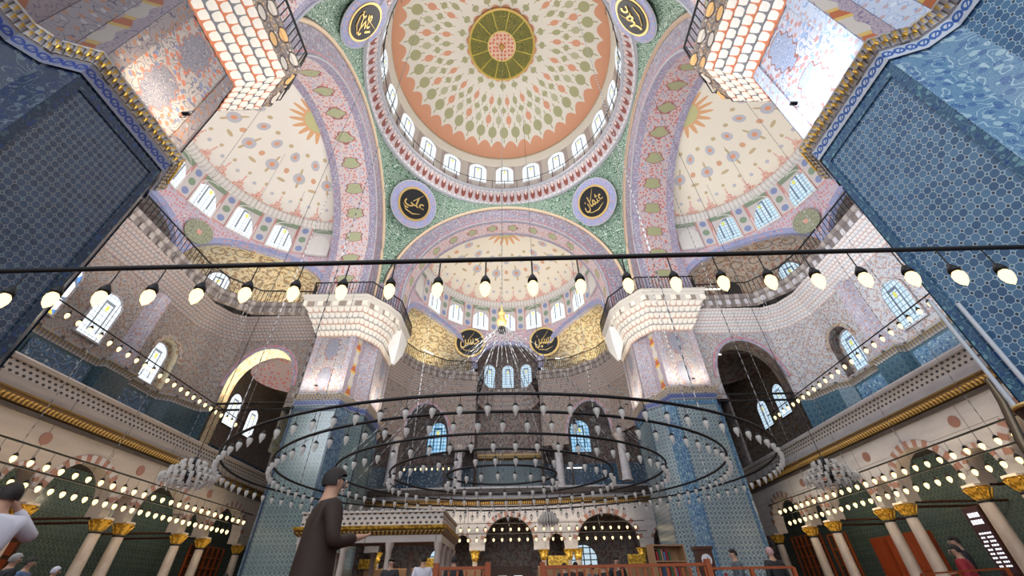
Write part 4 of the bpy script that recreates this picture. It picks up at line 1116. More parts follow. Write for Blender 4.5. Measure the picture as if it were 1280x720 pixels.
# ---- strings of bulbs
BULB = {}
def bulb_proto(drop, r=.05, glow='bulb_glow'):
    key = (drop, r)
    if key not in BULB:
        b_ = MB(); b_.tube([(0, 0, 0), (0, 0, -drop+.12)], .008, 4, mi=0); b_.lathe([(.02, -drop+.16), (r*.9, -drop+.10), (r*.95, -drop+.06), (r*.3, -drop+.06)], n=8, mi=0)
        b_.lathe([(r*.45, -drop+.07), (r*.98, -drop+.02), (r, -drop-.02), (r*.7, -drop-.08), (0, -drop-.13)], n=10, mi=1)
        o = b_.build('hanging_bulb', ['iron', glow]); BULB[key] = o.data; bpy.data.objects.remove(o)
    return BULB[key]
def bulb_string(p0, p1, start, step, count, drop, label, r=.05, rod_r=.026, chains=(), power=0):
    p0, p1 = Vector(p0), Vector(p1); e_ = empty('bulb_string', p0, label, 'lamp string', 'strings of lit bulbs')
    b_ = MB(); b_.tube([(0, 0, 0), p1-p0], rod_r, 6); b_.build('rod', 'iron', e_)
    d = (p1-p0).normalized(); me = bulb_proto(drop, r)
    for k in range(count):
        o = bpy.data.objects.new('hanging_bulb', me); COL.objects.link(o); o.parent = e_; o.location = d*(start+step*k)
    if power:
        l = bpy.data.lights.new('bulb_light', 'AREA'); l.shape = 'RECTANGLE'; l.size = (p1-p0).length*.9; l.size_y = .12; l.energy = power; l.color = (1, .80, .52)
        o = bpy.data.objects.new('bulb_light', l); COL.objects.link(o); o.parent = e_; o.location = (p1-p0)/2+Vector((0, 0, -drop-.15))
        o.rotation_euler = (0, 0, math.atan2(d.y, d.x))
        l2 = l.copy(); o2 = bpy.data.objects.new('bulb_light', l2); COL.objects.link(o2); o2.parent = e_; o2.location = (p1-p0)/2+Vector((0, 0, -drop+.15)); o2.rotation_euler = (PI, 0, math.atan2(d.y, d.x))
    for u, zt in chains:
        b_ = MB(); q = d*u; b_.tube([q, q+(Vector(zt) if isinstance(zt, tuple) else Vector((0, 0, zt)))], .012, 4); b_.build('suspension_chain', 'chain_dark', e_)
    return e_
bulb_string((-7.4, -10.8, 3.76), (7.4, -10.8, 3.88), .4, .51, 28, .40, 'long straight rod of bulbs crossing the whole picture near the viewer', .058, .028)
bulb_string((-13.95, -5.5, 4.62), (-13.95, 10.6, 4.62), .2, .51, 31, .42, 'upper rod of bulbs in front of the left arcade', .07, .03, [(u, 19) for u in (3.2, 6.2, 9.2, 12.2)], 60)
bulb_string((-14.5, -5.5, 4.15), (-14.5, 10.6, 4.15), .2, .43, 36, .40, 'lower rod of bulbs in front of the left arcade', .07, .03, (), 60)
bulb_string((14.3, -5.5, 4.58), (14.3, 10.6, 4.58), .2, .50, 31, .42, 'upper rod of bulbs in front of the right arcade', .07, .03, [(u, 19) for u in (3.2, 6.2, 9.2, 12.2)], 60)
bulb_string((14.8, -5.5, 4.10), (14.8, 10.6, 4.10), .2, .465, 34, .40, 'lower rod of bulbs in front of the right arcade', .07, .03, (), 60)
bulb_string((-13.6, -5.0, 8.35), (-13.6, 6.4, 8.2), 1.2, .42, 24, .26, 'high rod of bulbs above the left gallery parapet', .06, .022, [(3, 7), (8, 7)])
bulb_string((13.6, -5.0, 8.20), (13.6, 6.4, 8.05), 1.2, .42, 24, .26, 'high rod of bulbs above the right gallery parapet', .06, .022, [(3, 7), (8, 7)])
bulb_string((-9.0, 16.4, 4.75), (9.0, 16.4, 4.75), .3, .55, 32, .34, 'upper rod of bulbs along the far arcade', .07, .025, [(k, (0, .75, 1.2)) for k in (3, 6, 9, 12, 15)], 90)
bulb_string((-9.0, 16.2, 4.15), (9.0, 16.2, 4.15), .3, .55, 32, .34, 'lower rod of bulbs along the far arcade', .07, .025, [(k, (0, .95, 1.8)) for k in (3, 6, 9, 12, 15)], 90)
bulb_string((-8.5, 17.9, 8.9), (-3.9, 17.9, 8.9), .2, .42, 10, .3, 'short rod of bulbs in the far gallery left of the columns', .06, .02)

# ---- concentric ring chandelier: five separate rings
def lamp_mesh():
    b_ = MB(); b_.tube([(0, 0, 0), (0, 0, -.2)], .006, 4, mi=0); b_.lathe([(0, -.18), (.03, -.20), (.062, -.25), (.05, -.26)], n=8, mi=0)
    b_.lathe([(.05, -.25), (.066, -.29), (.055, -.36), (.03, -.40), (.018, -.44), (0, -.46)], n=8, mi=1)
    o = b_.build('glass_lamp', ['iron', 'crystal']); me = o.data; bpy.data.objects.remove(o); return me
LAMP = lamp_mesh()
RINGS = [('outermost', 8.42, 6.65, 98), ('second widest', 7.03, 5.69, 84), ('middle', 5.26, 4.26, 62), ('second smallest', 3.61, 2.96, 42), ('innermost', 1.8, 1.3, 22)]
for nm_, ra, rb_, nl in RINGS:
    e_ = empty('ring_chandelier', (0, 0, 4.0), '%s of the five concentric black lamp rings under the dome' % nm_, 'chandelier', 'concentric lamp rings')
    b_ = MB(); b_.tube([(ra*math.cos(2*PI*k/96), rb_*math.sin(2*PI*k/96), 0) for k in range(96)], .034, 6, closed=True); b_.build('ring', 'iron', e_)
    for k in range(nl):
        t = 2*PI*(k+.35)/nl; o = bpy.data.objects.new('glass_lamp', LAMP); COL.objects.link(o); o.parent = e_; o.location = (ra*math.cos(t), rb_*math.sin(t), 0)
    if nm_ in ('outermost',):
        for k, t in enumerate((22, 58, 122, 158, 202, 238, 302, 338)):
            t = math.radians(t); b_ = MB(); b_.tube([(ra*math.cos(t), rb_*math.sin(t), 0), (ra*math.cos(t), rb_*math.sin(t), 23.8)], .016, 4); b_.build('suspension_chain', 'chain_dark' if k % 2 else 'chain_white', e_)
    else:
        nc = {'second widest': 8, 'middle': 16, 'second smallest': 12, 'innermost': 6}[nm_]
        for k in range(nc):
            t = 2*PI*(k+.5)/nc; b_ = MB(); b_.tube([(ra*math.cos(t), rb_*math.sin(t), 0), (.12*math.cos(t), .12*math.sin(t), 5.75)], .009, 4); b_.build('suspension_cable', 'chain_white' if math.cos(t) < -.2 and nm_ == 'middle' else 'chain_dark', e_)
e_ = empty('chandelier_finial', (0, 0, 9.7), 'gilded ball finial where the ring chandelier cables meet', 'finial')
b_ = MB(); b_.lathe([(0, 0), (.1, .03), (.2, .2), (.22, .32), (.14, .48), (.07, .56), (.15, .66), (.15, .74), (.06, .86), (.03, 1.1), (0, 1.15)], n=16); b_.build('ball', 'gold_plain', e_)
b_ = MB(); b_.lathe([(.05, -.25), (.16, -.2), (.16, -.02), (0, 0)], n=12); b_.build('cable_collar', 'iron', e_)
b_ = MB(); b_.tube([(0, 0, 1.1), (0, 0, 27.4)], .018, 4); b_.build('hanging_chain', 'chain_dark', e_)
# ---- small crystal chandeliers
def crystal_chandelier(loc, R_, label, up):
    e_ = empty('crystal_chandelier', loc, label, 'chandelier')
    b_ = MB(); b_.lathe([(0, .75*R_), (.10*R_, .7*R_), (.16*R_, .45*R_), (.08*R_, .3*R_), (.2*R_, .1*R_), (.1*R_, -.3*R_), (0, -.4*R_)], n=10); b_.tube([(0, 0, .7*R_), (0, 0, up)], .012, 4); b_.build('stem', 'iron', e_)
    for tr, (rr_, z, n_) in enumerate(((.45, .42, 10), (.75, .12, 16), (1.0, -.18, 22), (.6, -.38, 12))):
        b_ = MB(); b_.tube([(rr_*R_*math.cos(2*PI*k/24), rr_*R_*math.sin(2*PI*k/24), z*R_) for k in range(24)], .012, 4, closed=True)
        for k in range(6): b_.tube([(0, 0, z*R_+.1), (rr_*R_*math.cos(k*PI/3), rr_*R_*math.sin(k*PI/3), z*R_)], .008, 4)
        b_.build('arm_ring', 'iron', e_)
        for k in range(n_):
            o = bpy.data.objects.new('glass_cup', CUP); COL.objects.link(o); o.parent = e_; t = 2*PI*(k+.5*tr)/n_; o.location = (rr_*R_*math.cos(t), rr_*R_*math.sin(t), z*R_)
b_ = MB(); b_.lathe([(0, -.12), (.03, -.10), (.055, -.02), (.045, .05), (.05, .07)], n=8); b_.lathe([(0, -.2), (.02, -.17), (0, -.13)], n=6)
o = b_.build('glass_cup', 'crystal'); CUP = o.data; bpy.data.objects.remove(o)
crystal_chandelier((-8.24, -2.79, 3.55), .60, 'cut glass chandelier hanging before the left arcade', 22.4)
crystal_chandelier((9.68, -1.42, 3.55), .66, 'cut glass chandelier hanging before the right arcade', 22.1)
crystal_chandelier((1.84, 5.65, 3.5), .42, 'small cut glass chandelier hanging before the far arcade', 33.4)

# ---- tribune platform on columns (left foreground of the far arcade)
PX0, PX1, PY0, PY1 = -7.6, -2.3, 3.0, 7.0
e_ = empty('singers_platform', (-5, 5, 0), 'marble platform on slim columns with gilded cornice, left of centre', 'platform')
pb = Path([(PX1, PY1), (PX1, PY0), (PX0, PY0)])  # travelling south then west
def pl(pts): return Path(pts)
ring = pl([(PX0, PY1), (PX0, PY0), (PX1, PY0), (PX1, PY1)][::-1])
ring.n = [-x for x in ring.n]
fr_ = pl([(PX0, PY1), (PX0, PY0), (PX1, PY0), (PX1, PY1)]); sgn = -1
def pband(name, prof, m_, step=1.0, v0=None):
    b_ = MB(); band(b_, fr_, [(sgn*o, z) for o, z in prof], step, v0=v0); shift(b_, (-5, 5, 0)).build(name, m_, e_)
pband('parapet', [(0, 3.02), (0, 3.42), (.06, 3.44), (.06, 3.52), (-.1, 3.52), (-.1, 3.02)], 'lattice')
pband('gilt_cornice', [(-.06, 2.72), (.02, 2.76), (.08, 2.84), (.16, 2.9), (.2, 3.0), (0, 3.02)], 'gold_bright', .5)
pband('gilt_teeth', [(.0, 2.70), (.13, 2.80), (.15, 2.86)], 'gold_cornice', .5, v0=.1)
pband('beam', [(-.25, 2.48), (0, 2.48), (0, 2.72), (-.06, 2.73)], 'marble_warm')
b_ = MB(); b_.box(((PX0+PX1)/2+5, 0, 2.86), (PX1-PX0-.1, PY1-PY0-.1, .25)); b_.build('deck', 'wood_dark', e_)
cols = [(x, PY0+.12) for x in (-7.45, -5.85, -4.2, -2.42)]+[(PX1-.12, y) for y in (4.3, 5.6, 6.88)]+[(x, PY1-.12) for x in (-7.45, -5.85, -4.2)]
for x, y in cols:
    b_ = MB(); b_.lathe([(.17, 0), (.13, .12), (.115, .3), (.105, 2.2), (.15, 2.36), (.17, 2.48)], n=8); o = b_.build('column', 'column_marble', e_); o.location = (x+5, y-5, 0)

# ---- furniture at the lower edge
def fence(name, p0, p1, h, label, m_='wood_orange', step=.085, pw=.022, gate=False):
    p0, p1 = Vector(p0), Vector(p1); e_ = empty(name, p0, label, 'fence'); d = p1-p0; L = d.length; d.normalize(); rz = math.atan2(d.y, d.x)
    for z in (h, .12):
        b_ = MB(); b_.box((d.x*L/2, d.y*L/2, z), (L, .035, .03), rot=rz); b_.build('rail', m_, e_)
    n = min(95, int(L/step)); b_ = MB(); b_.box((0, 0, h/2), (pw, .025, h-.05), rot=rz); pr_ = b_.build('picket', m_, e_)
    for k in range(n):
        c = pr_ if k == 0 else pr_.copy()
        if k: COL.objects.link(c)
        c.location = d*((k+.5)*L/n)
    for u in (0, L):
        b_ = MB(); b_.box((0, 0, (h+.05)/2), (.06, .06, h+.05), rot=rz); c = b_.build('post', m_, e_); c.location = d*u
fence('wooden_fence', (.72, -8.56, 0), (2.62, -8.56, 0), 1.075, 'orange wooden picket fence right of centre along the bottom edge')
fence('wooden_fence', (-.48, -8.7, 0), (.10, -8.7, 0), 1.075, 'short orange picket fence just left of the doorway')
def plain_rail(p0, p1, label, h=1.1):
    p0, p1 = Vector(p0), Vector(p1); e_ = empty('barrier', p0, label, 'barrier'); d = p1-p0; L = d.length; rz = math.atan2(d.y, d.x)
    for z in (h, h-.35): 
        b_ = MB(); b_.box((d.x/2, d.y/2, z), (L, .03, .026), rot=rz); b_.build('rail', 'wood_orange', e_)
    for u in (0, .5, 1):
        b_ = MB(); b_.box((d.x*u, d.y*u, h/2), (.04, .04, h), rot=rz); b_.build('post', 'wood_orange', e_)
plain_rail((8.05, -6.5, 0), (8.4, -4.4, 0), 'low orange rail in front of the right arcade columns', 1.05)
plain_rail((2.68, -8.4, 0), (3.7, -8.35, 0), 'low orange rail beside the right great pier', 1.04)
plain_rail((-4.91, -8.9, 0), (-4.6, -8.0, 0), 'low orange rail at the lower left before the seated people', 1.02)
def bookcase(loc, w, d, h, label, rz=0, m_='wood_tan'):
    e_ = empty('bookcase', loc, label, 'bookcase', rz=rz)
    for x in (-w/2, w/2):
        b_ = MB(); b_.box((x, 0, h/2), (.03, d, h)); b_.build('side_panel', m_, e_)
    b_ = MB(); b_.box((0, d/2, h/2), (w, .02, h)); b_.build('back_panel', m_, e_)
    for k in range(6):
        b_ = MB(); b_.box((0, 0, .05+k*(h-.08)/5), (w-.03, d, .03)); b_.build('shelf', m_, e_)
    return e_
bk = bookcase((4.62, -.75, 0), .95, .35, 1.93, 'tan wooden open bookcase standing before the right great pier', rz=.25)
e_ = empty('longcase_clock', (5.72, -.55, 0), 'tall dark wooden longcase clock leaning by the foot of the right great pier', 'clock')
for nm_, c_, d_ in (('plinth', (0, 0, .2), (.42, .3, .4)), ('trunk', (0, 0, .85), (.32, .24, .9)), ('hood', (0, 0, 1.55), (.42, .3, .5)), ('cornice', (0, 0, 1.84), (.5, .36, .08))):
    b_ = MB(); b_.box(c_, d_); b_.build(nm_, 'wood_dark', e_)
b_ = MB(); b_.disc((0, -.15, 1.56), (0, -1, 0), .14, .02, 24); b_.build('dial', 'paper_white', e_)
b_ = MB(); b_.tube([(0, -.19, 1.56), (.05, -.19, 1.64)], .006, 4); b_.tube([(0, -.19, 1.56), (-.07, -.19, 1.52)], .006, 4); b_.build('hands', 'black', e_)
# lattice screens, doors and boards in the aisles
def lattice_screen(x, y0, y1, z1, label, nx=6, nz=7, name='lattice_screen'):
    e_ = empty(name, (x, y0, 0), label, 'screen'); L = y1-y0
    for k in range(nx+1):
        b_ = MB(); b_.box((0, L*k/nx, z1/2), (.06, .06, z1)); b_.build('upright', 'wood_orange', e_)
    for k in range(nz+1):
        b_ = MB(); b_.box((0, L/2, z1*k/nz), (.05, L, .05)); b_.build('crossbar', 'wood_orange', e_)
    b_ = MB(); b_.box((.12*(1 if x > 0 else -1), L/2, z1/2), (.03, L-.1, z1-.1)); b_.build('dark_backing', 'wood_dark', e_)
lattice_screen(15.75, 9.5, 12.1, 3.2, 'orange wooden lattice screen at the far end of the right arcade')
lattice_screen(15.75, 7.7, 9.0, 3.0, 'narrow glazed wooden door frame between the far pair of right columns', 3, 5)
lattice_screen(-15.75, 9.3, 12.1, 3.2, 'orange wooden lattice screen at the far end of the left arcade')
for k, (y, lab) in enumerate(((5.1, 'red brown wooden cupboard door nearest the near pair of columns'), (6.1, 'red brown wooden cupboard door in the middle of the three'), (7.05, 'red brown wooden cupboard door farthest from the viewer'))):
    e_ = empty('cupboard', (16.6+.0*k, y, 0), lab, 'cupboard', 'red brown cupboards')
    b_ = MB(); b_.box((.25, 0, 1.35), (.5, .88, 2.7)); b_.build('body', 'wood_red', e_)
    b_ = MB(); b_.box((-.02, 0, 1.35), (.04, .78, 2.5)); b_.box((-.05, 0, 1.9), (.03, .5, 1.0)); b_.box((-.05, 0, .75), (.03, .5, .9)); b_.build('door_leaf', 'wood_red', e_)
    b_ = MB(); b_.lathe([(0, 0), (.02, .02), (0, .04)], c=(-.08, .3, 1.3), n=8); b_.build('knob', 'gold_plain', e_)
e_ = empty('prayer_time_board', (15.75, 1.15, 0), 'tall dark electronic board with white lit rows behind the right columns', 'display')
b_ = MB(); b_.box((0, 0, 2.05), (.08, .62, 1.9)); b_.build('casing', 'wood_dark', e_)
b_ = MB(); b_.box((-.05, 0, 2.05), (.02, .56, 1.82)); b_.build('screen', 'led_panel', e_)
b_ = MB(); b_.box((0, 0, .55), (.06, .08, 1.1)); b_.build('stand', 'iron', e_)
random.seed(3)
for r_ in range(11):
    z = 1.35+r_*.11 if r_ < 9 else 2.55+(r_-9)*.2
    b_ = MB(); y = -.22 if r_ < 9 else -.2
    while y < .20:
        w_ = random.uniform(.03, .07)
        if not (-.04 < y < .03 and r_ < 9): b_.box((-.065, y+w_/2, z), (.01, w_, .05 if r_ < 9 else .13))
        y += w_+.025
    b_.build('lit_row', 'led_text', e_)
e_ = empty('carved_door', (-19.1, 3.5, 0), 'dark carved wooden door leaf in the left aisle wall', 'door leaf')
b_ = MB(); b_.box((0, 0, 1.75), (.12, 1.5, 3.5)); b_.build('frame', 'wood_dark', e_)
for k in range(6):
    b_ = MB(); b_.box((.09, 0, .4+k*.55), (.06, 1.1, .42)); b_.build('carved_panel', 'wood_red', e_)
# conduits on the right near pier, brass pole with pleated drum
for k, (y, z1) in enumerate(((-8.28, 4.9), (-8.62, 4.6))):
    b_ = MB(); b_.tube([(0, 0, 0), (0, 0, z1)], .035, 6); o = b_.build('cable_conduit', 'conduit_white'); o.location = (7.93, y, 0)
    tag(o, 'pale vertical cable conduit on the right near pier, %s one' % ('outer', 'inner')[k], 'pipe', 'cable conduits')
e_ = empty('brass_pole', (6.2, -9.5, 0), 'brass pole beside a brown pleated drum at the right edge', 'pole')
b_ = MB(); b_.tube([(-.2, 0, 0), (-.14, .0, 1.7), (-.08, 0, 2.1), (.06, 0, 2.55), (.09, 0, 2.86)], [.025, .028, .045, .04, .02], 8); b_.build('shaft', 'brass_pipe', e_)
e_ = empty('pleated_drum', (7.12, -9.2, 0), 'brown pleated cloth drum with gilded rim at the right edge', 'lampshade')
b_ = MB(); b_.lathe([(.06, 2.25), (.22, 2.35), (.27, 2.62)], n=40); b_.build('pleats', 'pleated_brown', e_)
b_ = MB(); b_.tube([(.275*math.cos(2*PI*k/32), .275*math.sin(2*PI*k/32), 2.63) for k in range(32)], .03, 5, closed=True); b_.build('gilt_rim', 'gold_plain', e_)
b_ = MB(); b_.tube([(0, 0, 0), (0, 0, 2.3)], .03, 6); b_.build('stand', 'brass_pipe', e_)
# fluorescent tubes behind the balconies
for k, (loc, rz, lab) in enumerate((((-6.4, 14.6, 16.7), .9, 'lit white tube lamp behind the far balcony railing, left'), ((4.6, 16.1, 16.7), 0, 'lit white tube lamp behind the far balcony railing, right'), ((13.6, 6.7, 16.6), 0, 'lit white tube lamp behind the right balcony railing'),
                                    ((12.7, 7.6, 12.4), .4, 'lit white tube lamp inside the right corner arch'), ((4.9, 17.6, 8.4), 0, 'lit white tube lamp in the far gallery on the right'))):
    b_ = MB(); b_.box((0, 0, 0), (1.1, .08, .06), rot=rz); o = b_.build('tube_lamp', 'lamp_tube'); o.location = loc; tag(o, lab, 'lamp')


# ================================================================== PEOPLE
def skin_mesh(name, V_, E_, R_, m_, parent, root=0, sub=1):
    me = bpy.data.meshes.new(name); me.from_pydata([tuple(p) for p in V_], E_, []); me.materials.append(MATS[m_])
    o = bpy.data.objects.new(name, me); COL.objects.link(o); o.parent = parent
    o.modifiers.new('skin', 'SKIN'); sv = me.skin_vertices[0].data if me.skin_vertices else None
    if sv is None: me.skin_vertices.new(); sv = me.skin_vertices[0].data
    for k, r in enumerate(R_): sv[k].radius = (r, r) if not isinstance(r, tuple) else r; sv[k].use_root = (k == root)
    o.modifiers['skin'].use_smooth_shade = True
    md = o.modifiers.new('sub', 'SUBSURF'); md.levels = sub; md.render_levels = sub
    return o
def person(loc, face, label, top, legs='cloth_black', hair='hair_dark', arms='down', h=1.72, lean=0.0, hat=None, longhair=False, coat=False, hold=None, width=1.0, group=None):
    e_ = empty('person', loc, label, 'person', group, rz=face-PI/2); k_ = h/1.72    # local +y = facing
    def P(x, y, z): return Vector((x*k_*width if abs(x) > .05 else x*k_, (y+lean*max(0, z-.95))*k_, z*k_))
    sh = {s: P(s*.185, 0, 1.41) for s in (-1, 1)}
    A = {'down': ((.25, -.03, 1.13), (.26, .07, .90)), 'phone': ((.24, .05, 1.14), (.12, .27, 1.20)), 'face': ((.36, .12, 1.30), (.12, .15, 1.56)), 'hold': ((.26, .02, 1.13), (.14, .26, 1.08))}[arms]
    V_ = [P(0, 0, .95), P(0, .0, 1.15), P(0, 0, 1.34), P(0, -.01, 1.46), P(0, .0, 1.53), P(0, .015, 1.60), P(0, .01, 1.66)]
    E_ = [(0, 1), (1, 2), (2, 3), (3, 4), (4, 5), (5, 6)]; R_ = [(.15, .11), (.13, .10), (.16, .11), (.075, .07), (.052, .055), (.072, .09), (.07, .088)]
    R_ = [tuple(q*k_ for q in r) for r in R_]
    for s in (-1, 1):
        i = len(V_); V_ += [sh[s], P(s*A[0][0], A[0][1], A[0][2]), P(s*A[1][0], A[1][1], A[1][2])]
        E_ += [(2, i), (i, i+1), (i+1, i+2)]; R_ += [(.06*k_,)*2, (.042*k_,)*2, (.028*k_,)*2]
        d = (V_[i+2]-V_[i+1]).normalized(); sd = Vector((1, 0, 0)) if arms != 'down' else Vector((0, 1, 0))
        pm = V_[i+2]+d*.05; V_.append(pm); E_.append((i+2, i+3)); R_.append((.036*k_, .02*k_))
        for f in range(4):
            b0 = pm+sd*(f-1.5)*.020+d*.035; L = (.07, .08, .075, .058)[f]; j = len(V_)
            bend = Vector((0, 0, -1)) if arms == 'down' else Vector((-s*.4, -.3, .5))
            V_ += [b0, b0+d*L*.5, b0+d*L*.85+bend*.02]; E_ += [(i+3, j), (j, j+1), (j+1, j+2)]; R_ += [(.010,)*2, (.009,)*2, (.008,)*2]
        j = len(V_); V_ += [pm+sd*.04*(-s)+d*.0, pm+sd*.055*(-s)+d*.04]; E_ += [(i+3, j), (j, j+1)]; R_ += [(.011,)*2, (.009,)*2]
        i = len(V_); V_ += [P(s*.095, 0, .88), P(s*.11, .01, .50), P(s*.11, -.02, .10), P(s*.12, .10, .045)]
        E_ += [(0, i), (i, i+1), (i+1, i+2), (i+2, i+3)]; R_ += [(.085*k_,)*2, (.055*k_,)*2, (.04*k_,)*2, (.035*k_,)*2]
    body = skin_mesh('body', V_, E_, R_, 'skin', e_)
    # clothes follow the same joints
    g = 1.22 if not coat else 1.5
    tV = [P(0, 0, .90 if not coat else .62), P(0, 0, 1.15), P(0, 0, 1.34), P(0, -.01, 1.45)]; tR = [(.17*g*.9, .13*g*.9), (.14*g, .115*g), (.165*g*.95, .125*g*.92), (.075, .075)]
    if coat: tR[0] = (.25, .20)
    tE = [(0, 1), (1, 2), (2, 3)]
    for s in (-1, 1):
        i = len(tV); w0 = P(s*A[1][0], A[1][1], A[1][2]); e0 = P(s*A[0][0], A[0][1], A[0][2])
        tV += [sh[s], e0, w0-(w0-e0).normalized()*.03]; tE += [(2, i), (i, i+1), (i+1, i+2)]; tR += [(.078,)*2, (.062,)*2, (.048,)*2]
    skin_mesh('top', tV, tE, tR, top, e_)
    lV = [P(0, 0, .93)]; lE = []; lR = [(.165, .125)]
    for s in (-1, 1):
        i = len(lV); lV += [P(s*.10, 0, .84), P(s*.115, .01, .50), P(s*.115, -.02, .13)]; lE += [(0, i), (i, i+1), (i+1, i+2)]; lR += [(.10,)*2, (.075,)*2, (.062,)*2]
    skin_mesh('trousers', lV, lE, lR, legs, e_)
    for s in (-1, 1):
        b_ = MB(); b_.box(P(s*.12, .05, .04), (.09, .26, .08), top=.8); b_.build('shoe', 'shoe', e_)
    # head details
    c = P(0, .015, 1.61)
    b_ = MB(); N1, N2 = 14, 8
    def HP(i, j):
        t = 2*PI*i/N1; ph = -PI*.12+(PI*.62)*j/N2; r = math.cos(ph)
        y = r*math.sin(t); 
        if y > 0: ph2 = max(ph, .42); y = math.cos(ph2)*math.sin(t); return c+Vector((math.cos(t)*math.cos(ph2)*.087, y*.104, .02+math.sin(ph2)*.112))*k_
        return c+Vector((math.cos(t)*r*.087, y*.112, .015+math.sin(ph)*.118))*k_
    b_.grid(HP, lambda i, j: (i/N1, j/N2), N1, N2); b_.build('hair', hair if not hat else hat, e_)
    if longhair:
        b_ = MB(); b_.tube([c+Vector((0, -.06, .04)), c+Vector((0, -.09, -.10)), c+Vector((0, -.10, -.26)), c+Vector((0, -.08, -.40))], [.07, .085, .09, .05], 8); b_.build('long_hair', hair, e_)
    b_ = MB(); b_.tube([c+Vector((0, .088, .02)), c+Vector((0, .112, -.02)), c+Vector((0, .090, -.03))], [.008, .015, .010], 6); b_.build('nose', 'skin', e_)
    for s in (-1, 1):
        b_ = MB(); b_.lathe([(0, -.011), (.012, 0), (0, .011)], c=c+Vector((s*.032, .088, .02)), n=8); b_.build('eye', 'eye_white', e_)
        b_ = MB(); b_.lathe([(0, -.028), (.012, -.01), (.014, .012), (0, .028)], c=c+Vector((s*.080, .005, .0)), n=7, sx=.6); b_.build('ear', 'skin', e_)
    b_ = MB(); b_.tube([c+Vector((-.024, .082, -.052)), c+Vector((0, .092, -.053)), c+Vector((.024, .082, -.052))], .006, 5); b_.build('mouth', 'lip', e_)
    if hold:
        w = (P(A[1][0], A[1][1], A[1][2])+P(-A[1][0], A[1][1], A[1][2]))/2
        tg = MB(); tg.box((0, 0, 0), (.16 if hold == 'cloth_red' else .08, .03, .24 if hold == 'cloth_red' else .15)); q_ = tg.build('held_' + ('folder' if hold == 'cloth_red' else 'phone'), hold, None)
        q_.location = Vector(loc)+Matrix.Rotation(face-PI/2, 3, 'Z') @ (w+Vector((0, .09, .03))); q_.rotation_euler = (.3, 0, face-PI/2)
        tag(q_, ('dark red folder' if hold == 'cloth_red' else 'small dark phone')+' in the hands of '+('the person in grey jacket' if hold == 'cloth_red' else 'the person before the platform'), 'folder' if hold == 'cloth_red' else 'phone')
    return e_
N_ = PI/2; S_ = -PI/2
person((-4.36, -10.02, -.0), 2.6, 'person in a white long-sleeved shirt with both hands raised to the face', 'cloth_white', arms='face', h=1.74, hold=None)
person((-1.22, -10.25, 0), .6, 'person in a long brown coat standing close to the viewer', 'cloth_brown', arms='phone', h=1.76, coat=True, longhair=False, width=1.05)
person((-10.3, -3.95, 0), 1.2, 'grey-haired person in black at the lower left corner', 'cloth_black', hair='hair_grey', arms='down', h=1.72)
person((-10.9, -3.0, 0), .4, 'person in a blue shirt low at the left edge beyond the grey-haired one', 'cloth_blue', arms='down', h=1.72)
person((-12.0, -1.1, 0), 1.1, 'person in a pale headscarf low at the lower left', 'cloth_black', arms='down', hair='hair_dark', hat='cloth_white', h=1.66)
person((-10.6, 4.4, 0), 1.1, 'person with a dark green top behind the left string of heads', 'cloth_green', arms='down', h=1.7)
person((-3.07, -.65, 0), S_, 'person in black looking down at a phone before the marble platform', 'cloth_black', arms='phone', h=1.74, hold='phone')
person((6.10, -1.60, 0), PI*.95, 'person in grey jacket and jeans by the right great pier', 'cloth_grey', legs='jeans', arms='hold', h=1.72, hold='cloth_red')
person((6.75, -2.2, 0), 1.7, 'person in dark clothes and pink scarf beside the one in a grey jacket', 'cloth_black', arms='down', h=1.70, hat='cloth_pink')
person((9.95, -3.85, 0), PI*.8, 'person in black leaning near the right arcade columns', 'cloth_black', legs='jeans', arms='hold', h=1.72)
person((8.9, -4.9, 0), 2.2, 'person in a red top low at the right beside the arcade column', 'cloth_red', arms='down', h=1.48)
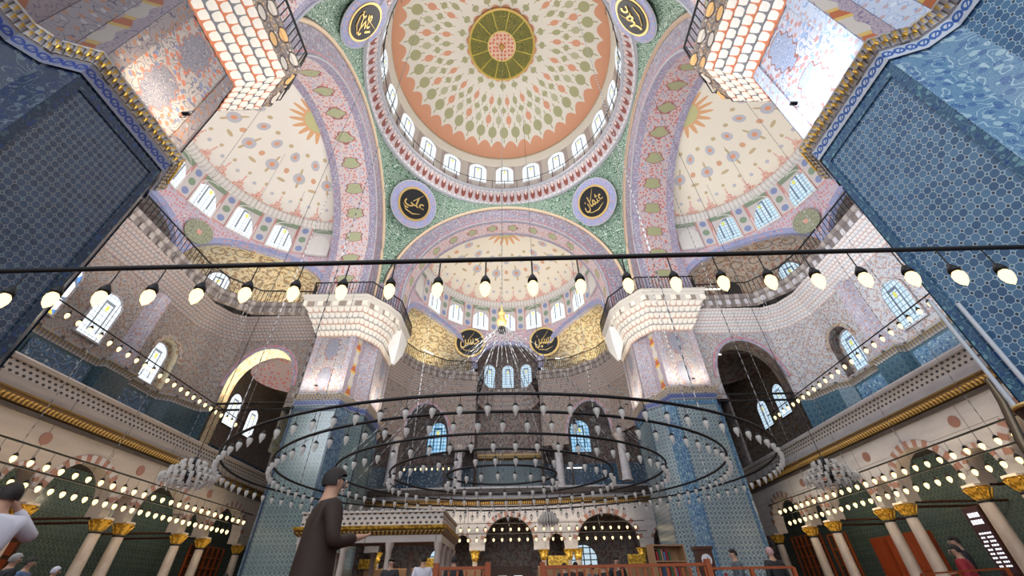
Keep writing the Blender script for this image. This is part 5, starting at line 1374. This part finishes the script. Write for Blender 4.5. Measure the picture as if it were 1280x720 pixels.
for k, (x, y, t_, hh, lb) in enumerate(((1.95, 1.4, 'cloth_black', 1.66, 'person in black first behind the picket fence from the doorway'), (2.35, 1.7, 'cloth_brown', 1.7, 'person in brown second behind the picket fence'), (2.9, 1.9, 'cloth_grey', 1.64, 'person in grey third behind the picket fence'),
                                        (3.3, 2.0, 'cloth_black', 1.68, 'person in black fourth behind the picket fence'), (3.56, 1.03, 'cloth_black', 1.78, 'tallest dark-haired person behind the picket fence, toward the bookcase'), (-1.97, -1.72, 'cloth_white', 1.72, 'person with a white top behind the short picket fence'),
                                        (-1.25, -1.1, 'cloth_black', 1.72, 'person in black behind the short picket fence'))):
    person((x, y, 0), (N_, S_, 2.5, .7, S_, 2.0, N_)[k], lb, t_, arms='down', h=hh)

for s_ in (-1, 1):  # lamps added to brighten the tiled aisle walls
    for k, y in enumerate((1.5, 5.8, 10.6)):
        e_ = empty('added_aisle_lamp', (s_*17.2, y, 4.9), 'small added hanging lamp under the %s aisle ceiling behind the %s big arch' % (SIDE[s_], ('near', 'middle', 'far')[k]), 'lamp', 'added aisle lamps')
        b_ = MB(); b_.tube([(0, 0, .75), (0, 0, .1)], .012, 4); b_.lathe([(0, .12), (.16, .04), (.16, 0), (0, .02)], n=12); b_.build('shade', 'iron', e_)
        b_ = MB(); b_.lathe([(0, .01), (.05, 0), (.05, -.05), (0, -.09)], n=8); b_.build('bulb', 'bulb_glow', e_)
        l = bpy.data.lights.new('lamp_light', 'POINT'); l.energy = 55; l.color = (1, .84, .6); l.shadow_soft_size = .12
        o = bpy.data.objects.new('lamp_light', l); COL.objects.link(o); o.parent = e_; o.location = (0, 0, -.2)

random.seed(5)
for sh in range(1, 5):
    for k in range(6):
        b_ = MB(); hh = random.uniform(.20, .27); b_.box((0, 0, hh/2), (.05, .2, hh)); o = b_.build('book', ('cloth_red', 'cloth_green', 'wood_tan', 'cloth_blue')[(k+sh) % 4])
        lx = -.36+k*.075+(.2 if sh % 2 else 0); o.location = Vector((4.62, -.75, .05+sh*(1.93-.08)/5+.016))+Matrix.Rotation(.25, 3, 'Z') @ Vector((lx, -.02, 0)); o.rotation_euler.z = .25
        tag(o, 'thin upright book on the tan bookcase shelves before the right pier', 'book', 'books in the tan bookcase')
